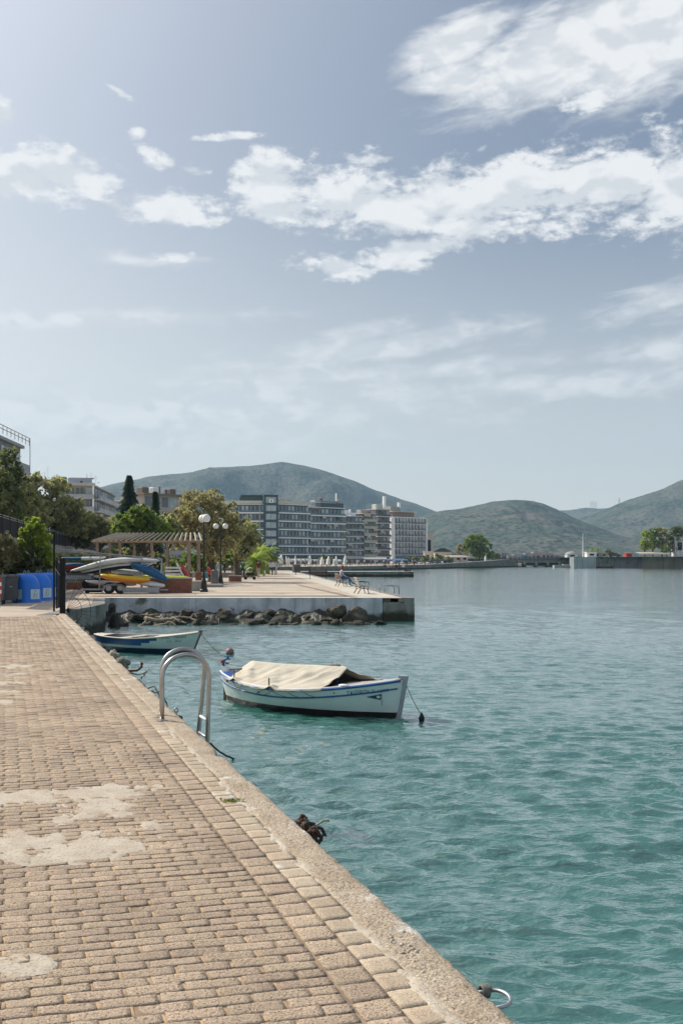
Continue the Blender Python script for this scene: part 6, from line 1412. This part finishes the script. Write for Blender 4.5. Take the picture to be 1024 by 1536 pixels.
ptree('small_tree', 'round dark tree on the right bank left of the red vehicle', 914, 352, [(912, 827, 5), (917, 829, 5), (909, 830, 4)], 800, .4, 'leaf_dark', 98, zb=2.6, trunk_r=.15)
ptree('small_tree', 'low round bush in front of the right bank grove', 999, 356, [(997, 824, 6), (1003, 826, 5)], 700, .4, 'leaf_green', 99, zb=2.6, trunk_r=.15)
for i, (px, h) in enumerate(((887, 10), (896, 9))): palm(('thin tall palm at the left behind the abutment', 'thin palm right of the taller thin palm')[i], ((px - 512) / F * 400, 400, 2.6), h * .35, 1.8, 16, 20 + i, 'leaf_green', .12)
# lattice mast, white cabin and dome roof by the bridge
mt = thing('mast', 'tall white slender mast by the bridge abutment', 'mast', ((873.5 - 512) / F * 344, 344, 2.6)); mb = MB(); mb.tube([(0, 0, 0), (0, 0, 5.2), (0, 0, 8.3)], [.22, .15, .06], 7); mb.build('pole', M['globe'], mt)
mb = MB(); mb.tube([(-.9, 0, 6.6), (.9, 0, 6.6)], .05, 5); mb.build('spreader', M['globe'], mt)
def hut(name, label, px, d, w, h, zb, m, roof='flat', cat='hut', rm='concrete', dp=4.0, win=True):
    o = thing(name, label, cat, ((px - 512) / F * d, d, zb)); mb = MB(); mb.box((0, dp / 2, h / 2), (w, dp, h)); mb.build('wall', M[m] if isinstance(m, str) else m, o); mb = MB()
    if roof == 'hip': mb.add([(-w / 2 - .4, -.4, h), (w / 2 + .4, -.4, h), (w / 2 + .4, dp + .4, h), (-w / 2 - .4, dp + .4, h), (-w * .15, dp / 2, h + w * .22), (w * .15, dp / 2, h + w * .22)], [(0, 1, 5, 4), (1, 2, 5), (2, 3, 4, 5), (3, 0, 4), (3, 2, 1, 0)])
    elif roof == 'dome': mb.lathe([(w * .6, h), (w * .55, h + .3), (w * .4, h + .7), (w * .15, h + 1.0)], 16, (0, dp / 2, 0))
    else: mb.box((0, dp / 2, h + .12), (w + .5, dp + .5, .24))
    mb.build('roof', M[rm], o)
    if win:
        n = max(1, int(w / 2.5))
        for k in range(n):
            x = -w / 2 + w * (k + .5) / n; mb = MB(); mb.box((x, -.02, h * .55), (w / n * .45, .06, h * .4)); mb.build('window', M['black_metal'], o)
    return o
hut('kiosk', 'small white domed kiosk left of the tall mast', 858, 344, 3.6, 1.1, 2.45, 'wall_white', 'dome', 'kiosk', 'concrete')
hut('cabin', 'white cabin just right of the tall mast', 887, 344, 3.2, 1.5, 2.6, 'white_paint', 'flat', 'cabin', 'white_paint')
hut('cabin', 'long low grey cabin behind the dark stained wall', 900, 346, 5.0, 1.3, 2.6, 'concrete', 'flat', 'cabin')
hut('kiosk', 'red roofed kiosk at the left end of the long cream canopy', 943, 353, 2.2, 1.3, 2.62, 'red_plastic', 'hip', 'kiosk', 'brick')
hut('white_house', 'white building at the right edge behind the grove', 1026, 362, 7.0, 7.2, 2.6, 'wall_white', 'flat', 'building', 'concrete')
hut('pavilion', 'low white-roofed seafront pavilion right of the big hotel', 651, 392, 8.0, 4.6, .1, 'deck_cream', 'flat', 'pavilion', 'white_paint'); hut('pavilion', 'dark hip-roofed pavilion on the seafront left of the tall trees', 664, 385, 6.5, 4.6, .1, 'deck_cream', 'hip', 'pavilion', 'black_metal')
hut('low_house', 'pinkish low house with a reddish roof left of the tall trees', 682, 388, 10, 3.2, .5, 'deck_cream', 'flat', 'house', 'brick'); hut('chimney_block', 'narrow pale tower behind the low pavilion', 643, 470, 4.0, 14.5, .1, 'deck_cream', 'flat', 'tower')
# distant village houses at the foot of the hills
vm = [mat('plaster_pale', (.42, .40, .36)), mat('plaster_pink', (.33, .27, .25)), mat('plaster_grey', (.30, .30, .30)), mat('plaster_blue', (.08, .25, .38))]
vk = 0
for (px, w, h, mi_, lb) in ((772, 9, 5, 2, 'grey distant house left of the bridge railing'), (781, 10, 6, 3, 'blue distant building behind the bridge'), (790, 8, 6, 0, 'pale distant house right of the blue building'), (799, 11, 7, 1, 'pinkish distant house behind the middle of the bridge'), (809, 9, 8, 0, 'tall pale distant house behind the bridge'), (818, 12, 7, 1, 'wide pinkish distant house behind the bridge'), (829, 9, 6, 2, 'grey distant house near the right end of the bridge'), (838, 8, 5, 0, 'small pale distant house near the right end of the bridge'), (846, 9, 5, 1, 'pinkish small distant house above the landing stage'), (740, 12, 9, 0, 'pale distant house behind the round clipped tree'), (752, 10, 8, 2, 'grey distant house above the rounded quay end')):
    hut('distant_house', lb, px, 620 + vk * 7, w * .9, h * .75, .2, vm[mi_], 'flat', 'house', 'concrete', 8); vk += 1
for i, (px, yt, yb, d) in enumerate(((885.5, 753, 764, 3650), (889, 752, 763, 3660), (893, 753, 764, 3670), (928, 747, 757, 2520))):
    H = (yb - yt) / F * d; o = thing('power_pylon', ('left of three lattice pylons on the far ridge', 'middle of three lattice pylons on the far ridge', 'right of three lattice pylons on the far ridge', 'single pylon on the slope of the right hill')[i], 'pylon', ((px - 512) / F * d, d, EYE + (HZ - yb - 3) / F * d)); H *= 1.3; mb = MB()
    for a, b in ((-1, -1), (1, -1), (1, 1), (-1, 1)): mb.tube([(a * H * .09, b * H * .09, 0), (a * H * .02, b * H * .02, H)], .25, 4)
    mb.build('legs', M['galv'], o)
    for q in (.55, .72, .9):
        mb = MB(); mb.tube([(-H * .16, 0, H * q), (H * .16, 0, H * q)], .22, 4); mb.build('cross_arm', M['galv'], o)

# ------------------------------------------------------------------ apartment blocks and hotels
glassm = mat('window_glass', (.05, .09, .11), (.03, .06, .075), .5, .12, spec=.8)
glass_l = mat('curtain_glass', (.38, .46, .49), (.27, .35, .38), .8, .25, spec=.6)
rail_g = mat('balcony_glass', (.09, .16, .195), (.07, .135, .165), .5, .2, spec=.6)
blinds = [mat('blind_cream', (.55, .52, .44), (.48, .45, .38)), mat('blind_green', (.10, .16, .12), (.08, .13, .10)), mat('blind_grey', (.35, .36, .36)), mat('blind_white', (.62, .63, .62))]
slab_w = mat('balcony_white', (.86, .88, .88), (.80, .82, .83), .6, .7)
def block(name, label, A_, B_, z0, ztop, floors, depth, wall, slab, nwin, kind='band', gf=1.0, rail=None, bal_d=1.1, awn_=None, pent=None, cat='building', winm=None):
    """A_, B_: ends of the front (plan); floors counted from the top down over a ground floor of height gf*fh"""
    A_, B_ = Vector((*A_, 0)), Vector((*B_, 0)); L = (B_ - A_).length; rz = math.atan2((B_ - A_).y, (B_ - A_).x); o = thing(name, label, cat, A_ + Vector((0, 0, z0)), rz); H = ztop - z0; fh = H / (floors + gf)
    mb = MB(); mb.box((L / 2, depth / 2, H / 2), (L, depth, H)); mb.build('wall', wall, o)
    mb = MB(); mb.box((L / 2, depth / 2 - .2, H + .15), (L + .3, depth + .4, .3)); mb.build('roof', slab, o)
    for f in range(floors):
        z = H - (f + 1) * fh
        if kind in ('band', 'mixed'):
            mb = MB(); mb.box((L / 2, -bal_d / 2 - .003, z), (L, bal_d, .42)); b_ = mb.build('balcony', slab, o)
            mb = MB(); mb.box((L / 2, -bal_d + .04, z + .55), (L - .1, .05, .68)); mb.build('balustrade', rail or rail_g, b_)
        elif kind == 'frame':
            mb = MB(); mb.box((L / 2, -.5, z), (L, 1.0, .18)); b_ = mb.build('balcony', slab, o)
            mb = MB(); mb.box((L / 2, -.96, z + .55), (L - .1, .04, .75)); mb.build('balustrade', rail or M['black_metal'], b_)
        for k in range(nwin):
            w = L / nwin; g_ = ((k * 7 + f * 13) % 5); ww = w * (.72 if kind != 'frame' else .6)
            mb = MB(); mb.box((w * (k + .5), -.03, z + fh * .50), (ww, .07, fh * .68)); wn = mb.build('window', (winm or (glass_l if g_ in (1, 3) else glassm)), o)
            if f < 9:
                mb = MB(); mb.box((w * (k + .5), -.075, z + fh * .50), (.07, .03, fh * .68)); mb.build('mullion', slab, wn)
    if kind == 'frame':
        for k in range(nwin + 1):
            mb = MB(); mb.box((L * k / nwin, -.53, (H + gf * fh) / 2), (.16, 1.04, H - gf * fh)); mb.build('fin', slab, o)
    if awn_:
        ra = random.Random(len(name) + nwin * 7 + floors)
        for f in range(floors):
            z = H - (f + 1) * fh
            for k in range(nwin):
                if ra.random() < awn_:
                    w = L / nwin; mb = MB(); mb.box((w * (k + .5), -bal_d + .25, z + fh * .80), (w * .92, .07, fh * ra.uniform(.25, .5)), 0, 0, R(-28)); mb.build('sunblind', ra.choice(blinds), o)
    ng = max(3, nwin)
    for k in range(ng):
        mb = MB(); mb.box((L / ng * (k + .5), -.03, gf * fh * .45), (L / ng * .8, .07, gf * fh * .8)); mb.build('shop_window', glassm, o)
    return o, H, fh, L
def XY(px, d): return ((px - 512) / F * d, d)
def Zp(py, d): return EYE - (py - HZ) / F * d
def rooftop(o, items):
    for nm, c, s, m in items:
        mb = MB(); mb.cbox(c, s, min(s) * .08); mb.build(nm, m, o)
teal = mat('facade_teal', (.075, .115, .135), (.06, .095, .11), .3, .6); dteal = mat('tower_teal', (.035, .075, .095), (.03, .06, .08), .3, .5)
cream = mat('parapet_cream', (.55, .57, .48), (.48, .50, .42), .3, .8)
# hotel with dark tower: right wing, left wing, tower
oA, H, fh, L = block('seafront_hotel', 'glass-banded hotel wing right of its dark tower', XY(415, 362), XY(463, 372), .1, Zp(757.5, 366), 6, 14, teal, slab_w, 9, gf=1.15)
rooftop(oA, [('parapet', (L / 2, -.6, H + .9), (L, .4, 1.0), cream), ('plant_room', (L * .35, 5, H + 1.3), (3, 3, 2.4), vm[0]), ('plant_room', (L * .55, 4, H + 1.0), (2, 2, 1.8), M['brick']), ('tank', (L * .1, 5, H + 1.4), (1.6, 1.6, 2.4), slab_w)])
oB, H, fh, L = block('seafront_hotel', 'left wing of the glass-banded hotel, half behind the olive tree', XY(343, 360), XY(398, 360), .1, Zp(757, 360), 6, 14, teal, slab_w, 9, gf=1.15)
rooftop(oB, [('parapet', (L * .45, -.6, H + .9), (L * .95, .4, 1.0), cream), ('penthouse', (L * .62, 5, H + 1.9), (L * .7, 6, 2.6), dteal), ('roof_garden', (L * .62, 2.2, H + 3.3), (L * .62, .8, .7), mat('roof_green', (.04, .07, .03), (.03, .05, .02), 2, .9, 1, 4)), ('side_parapet', (-2.5, 3, H + .4), (6, 5, 1.6), cream)])
oC, H, fh, L = block('hotel_tower', 'narrow dark teal hotel tower with a white square sign', XY(396, 357.5), XY(417, 358.5), .1, Zp(743.5, 358), 7, 13, dteal, dteal, 1, kind='none', gf=1.15, winm=glass_l)
mb = MB(); mb.box((L * .52, -.06, H - 1.9), (1.5, .06, 1.3)); s_ = mb.build('sign', slab_w, oC); mb = MB(); mb.box((L * .52, -.10, H - 1.9), (.5, .03, .75)); mb.build('sign_mark', M['bin_grey'], s_)
# stepped glass block
oD, H, fh, L = block('glass_block', 'stepped glass block with a dark top storey next to the hotel', XY(463.5, 374), XY(516, 384), .1, Zp(762.5, 380), 6, 14, mat('facade_sea', (.10, .16, .17), (.08, .13, .14), .3, .6), slab_w, 9, gf=1.2, awn_=.22)
rooftop(oD, [('top_storey', (L * .66, 2, H + .7), (L * .66, 4, 2.6), dteal), ('parapet', (L * .6, 3, H + 2.7), (L * .75, 3, .5), vm[0]), ('chimney', (L * .86, 2, H + 4.4), (.5, .5, 3.2), slab_w), ('antenna_base', (L * .93, 2, H + 3.0), (1.3, 1.3, 1.6), vm[0]), ('water_tank', (L * .45, 3, H + 3.2), (1.2, 1.2, 1.2), M['brick']), ('awning_strip', (L * .15, -.4, H - .4), (L * .28, 1.6, .3), M['buoy_pink'])])
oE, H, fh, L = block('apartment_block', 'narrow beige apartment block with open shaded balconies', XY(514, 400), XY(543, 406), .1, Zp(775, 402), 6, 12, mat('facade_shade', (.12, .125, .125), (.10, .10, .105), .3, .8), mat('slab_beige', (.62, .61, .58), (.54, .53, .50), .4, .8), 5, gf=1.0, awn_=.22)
rooftop(oE, [('pier_wall', (.4, -.6, H / 2 + 1), (1.0, 1.4, H - 2), mat('stone_brown', (.25, .235, .21), (.2, .19, .17), .6, .9)), ('plant_room', (L * .35, 4, H + 1.4), (3.6, 3, 2.8), slab_w), ('plant_room', (L * .75, 4, H + .9), (2.2, 3, 1.8), slab_w), ('tank', (L * .6, 3, H + 2.0), (.6, .6, 2.4), slab_w)])
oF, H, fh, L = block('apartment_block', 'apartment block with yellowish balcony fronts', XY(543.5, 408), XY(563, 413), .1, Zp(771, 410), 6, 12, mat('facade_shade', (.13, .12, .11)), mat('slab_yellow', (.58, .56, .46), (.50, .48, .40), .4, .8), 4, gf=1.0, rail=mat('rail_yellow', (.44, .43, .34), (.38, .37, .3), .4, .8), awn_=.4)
rooftop(oF, [('plant_room', (L * .4, 4, H + .9), (3, 3, 1.8), vm[0]), ('plant_room', (L * .8, 3, H + .6), (1.6, 2, 1.2), M['brick'])])
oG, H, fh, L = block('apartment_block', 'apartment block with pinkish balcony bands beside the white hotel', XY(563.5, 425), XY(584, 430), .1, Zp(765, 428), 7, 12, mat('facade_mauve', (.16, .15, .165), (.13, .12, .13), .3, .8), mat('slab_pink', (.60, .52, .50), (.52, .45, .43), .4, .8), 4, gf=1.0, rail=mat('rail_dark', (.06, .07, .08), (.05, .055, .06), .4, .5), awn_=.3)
rooftop(oG, [('plant_room', (L * .55, 4, H + 1.2), (4, 3, 2.6), cream), ('chimney', (L * .95, 3, H + 3.4), (1.2, 1.2, 5.4), slab_w)])
oH, H, fh, L = block('white_hotel', 'big white hotel with a grid of framed balconies', XY(584.5, 447), XY(637.5, 462), .1, Zp(777, 455), 6, 16, mat('facade_pale', (.36, .38, .39), (.30, .32, .33), .3, .8), slab_w, 11, kind='frame', gf=1.3, rail=mat('rail_blue', (.09, .12, .15), (.07, .10, .12), .4, .5))
rooftop(oH, [('end_wall', (.9, -.8, H / 2), (1.7, 1.6, H + .3), slab_w), ('top_storey', (L * .42, 4, H + 1.3), (L * .62, 6, 2.4), mat('roof_room_brown', (.28, .20, .16))), ('roof_slab', (L * .42, 4, H + 2.7), (L * .68, 7.5, .3), cream), ('plant_room', (L * .28, 5, H + 4.0), (L * .26, 4, 2.2), M['concrete']), ('tank_stand', (L * .42, 4, H + 3.6), (.8, .8, 1.6), M['black_metal']), ('water_tank', (L * .42, 4, H + 5.8), (1.2, 1.2, 2.6), slab_w), ('end_wall', (L - .5, -.8, H / 2 - 1), (.9, 1.6, H - 2), slab_w)])
# a pale rail of flat roofs between, low buildings behind left trees
oI, H, fh, L = block('balcony_apartments', 'pale apartment block with white corner column above the olive trees', XY(84, 228), XY(142, 230), .1, Zp(729, 230), 5, 7, mat('facade_ochre', (.36, .31, .20), (.30, .26, .18), .4, .8), mat('balcony_pale', (.50, .50, .50), (.42, .42, .43), .4, .8), 4, gf=1.5, rail=mat('rail_white', (.40, .43, .46), (.34, .37, .4), .4, .6), bal_d=1.2)
rooftop(oI, [('corner_column', (L - .25, -.7, H / 2), (.42, .9, H), slab_w), ('parapet', (L * .5, -.9, H + .4), (L + .2, .3, .5), mat('balcony_pale', (.5, .5, .5))), ('roof_room', (L * .62, 3, H + 1.1), (L * .62, 4, 1.7), mat('roofroom_blue', (.40, .43, .47), (.35, .38, .42), .4, .8)), ('roof_window', (L * .66, .97, H + .95), (.5, .05, .45), M['black_metal']), ('chimney', (L * .80, 2.5, H + 2.3), (.22, .22, 1.1), slab_w), ('chimney', (L * .02, 2.5, H + 2.0), (.2, .2, 1.4), M['concrete']), ('pergola_roof', (L * .88, 2.5, H + 1.9), (1.7, 3, .08), M['pergola_wood']), ('roof_low', (-2.2, 3, H + .7), (3.4, 3, 1.5), M['pergola_wood'])])
for k, (x, z) in enumerate(((.35, .9), (1.2, .9), (2.1, .9))):
    mb = MB(); mb.box((x - .2, 2.2, H + 1.5), (.75, .12, 1.2), 0, 0, R(-35), R(20)); mb.build('solar_panel', M['black_metal'], oI)
    mb = MB(); mb.tube([(x - .55, 2.5, H + 2.05), (x + .25, 2.5, H + 2.05)], .16, 8); mb.build('boiler', M['galv'], oI)
def antenna(par, x, y, z, h):
    mb = MB(); mb.tube([(x, y, z), (x, y, z + h)], .025, 5)
    for q, w in ((.95, .35), (.8, .5), (.65, .4)): mb.tube([(x - w, y, z + h * q), (x + w, y, z + h * q)], .015, 4)
    mb.build('antenna', M['galv'], par)
for x, h in ((-2.6, 2.6), (-1.9, 4.0), (-.4, 1.9), (L + .2, 2.0), (L - .8, 2.7)): antenna(oI, x, 3.2, H + .7, h)
mb = MB(); mb.lathe([(.05, 0), (.35, .12)], 12, (L + .9, 3, H + .9)); mb.build('dish', M['galv'], oI)
# receding side wing of the same block
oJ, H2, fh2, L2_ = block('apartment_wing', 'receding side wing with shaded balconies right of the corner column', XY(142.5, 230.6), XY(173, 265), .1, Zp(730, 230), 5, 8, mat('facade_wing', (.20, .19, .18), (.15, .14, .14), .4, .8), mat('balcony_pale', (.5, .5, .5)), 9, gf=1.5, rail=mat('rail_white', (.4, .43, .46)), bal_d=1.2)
antenna(oJ, 6, 2, H2, 2.2); antenna(oJ, 14, 2, H2, 1.8)
# high block at the left edge
oK, H, fh, L = block('high_balcony_block', 'grey balcony block with roof railing at the upper left edge', XY(-60, 84), XY(31, 104), .1, Zp(673, 104), 4, 7, mat('facade_grey', (.30, .31, .33), (.25, .26, .28), .4, .8), mat('slab_grey', (.40, .41, .44), (.33, .34, .37), .4, .8), 5, gf=1.0, rail=mat('rail_grey', (.33, .35, .38), (.28, .30, .33), .4, .7), bal_d=1.0)
mb = MB()
for z in (.75, 1.1): mb.box((L / 2, -.9, H + z), (L + .6, .05, .05))
for k in range(15): mb.box((L * k / 14, -.9, H + .7), (.05, .05, .8))
mb.build('roof_railing', M['pergola_wood'], oK)
mb = MB(); mb.tube([(L + .15, -.95, 0), (L + .15, -.95, H + 1.1)], .035, 6); mb.build('drain_pipe', M['wood_dark'], oK)
# low house behind the small conifer
oL, H, fh, L = block('low_apartments', 'low pale house with a dark tiled eave behind the small conifer', XY(216, 218), XY(278, 226), .1, Zp(742, 220), 4, 9, mat('plaster_rose', (.42, .38, .37), (.35, .32, .31), .4, .8), M['wood_old'], 5, kind='none', gf=1.0)
rooftop(oL, [('eave', (L / 2, 3, H + .05), (L + 1.6, 8.5, .35), M['wood_old']), ('stair_room', (L * .22, 4, H + 1.0), (1.8, 2.4, 1.6), M['wood_old']), ('roof_room', (L * .48, 4, H + 1.1), (1.6, 2, 1.6), slab_w), ('chimney', (L * .62, 4, H + 1.2), (.35, .35, 2.0), M['wood_old']), ('chimney', (L * .78, 4, H + .9), (.4, .4, 1.4), M['wood_dark']), ('roof_room', (L * .9, 4, H + 1.0), (1.6, 2, 1.5), M['wood_old'])]); antenna(oL, L * .40, 4, H, 3.6)
oM, H, fh, L = block('pale_house', 'pale house with a blue band between the wing and the tall conifer', XY(168, 300), XY(192, 304), .1, Zp(752, 302), 4, 8, vm[0], slab_w, 2, kind='band', gf=1.0, rail=vm[3])
# background houses left of the hotel
oN, H, fh, L = block('white_building', 'white building edge showing left of the hotel behind the trees', XY(328, 395), XY(352, 398), .1, Zp(756, 396), 7, 12, vm[2], slab_w, 3, kind='band', gf=1.0)

# ------------------------------------------------------------------ air
hz = MB(); hz.box((200, 1800, 247), (7600, 5400, 510)); o = hz.build('haze', bpy.data.materials.new('haze')); tag(o, kind='stuff')
hm = o.data.materials[0]; hm.use_nodes = True; nt = hm.node_tree; nt.nodes.clear(); ou = nt.nodes.new('ShaderNodeOutputMaterial'); pv = nt.nodes.new('ShaderNodeVolumePrincipled')
pv.inputs['Density'].default_value = .00014; pv.inputs['Color'].default_value = (.50, .76, 1.0, 1); pv.inputs['Anisotropy'].default_value = .1
nt.links.new(pv.outputs[0], ou.inputs['Volume'])
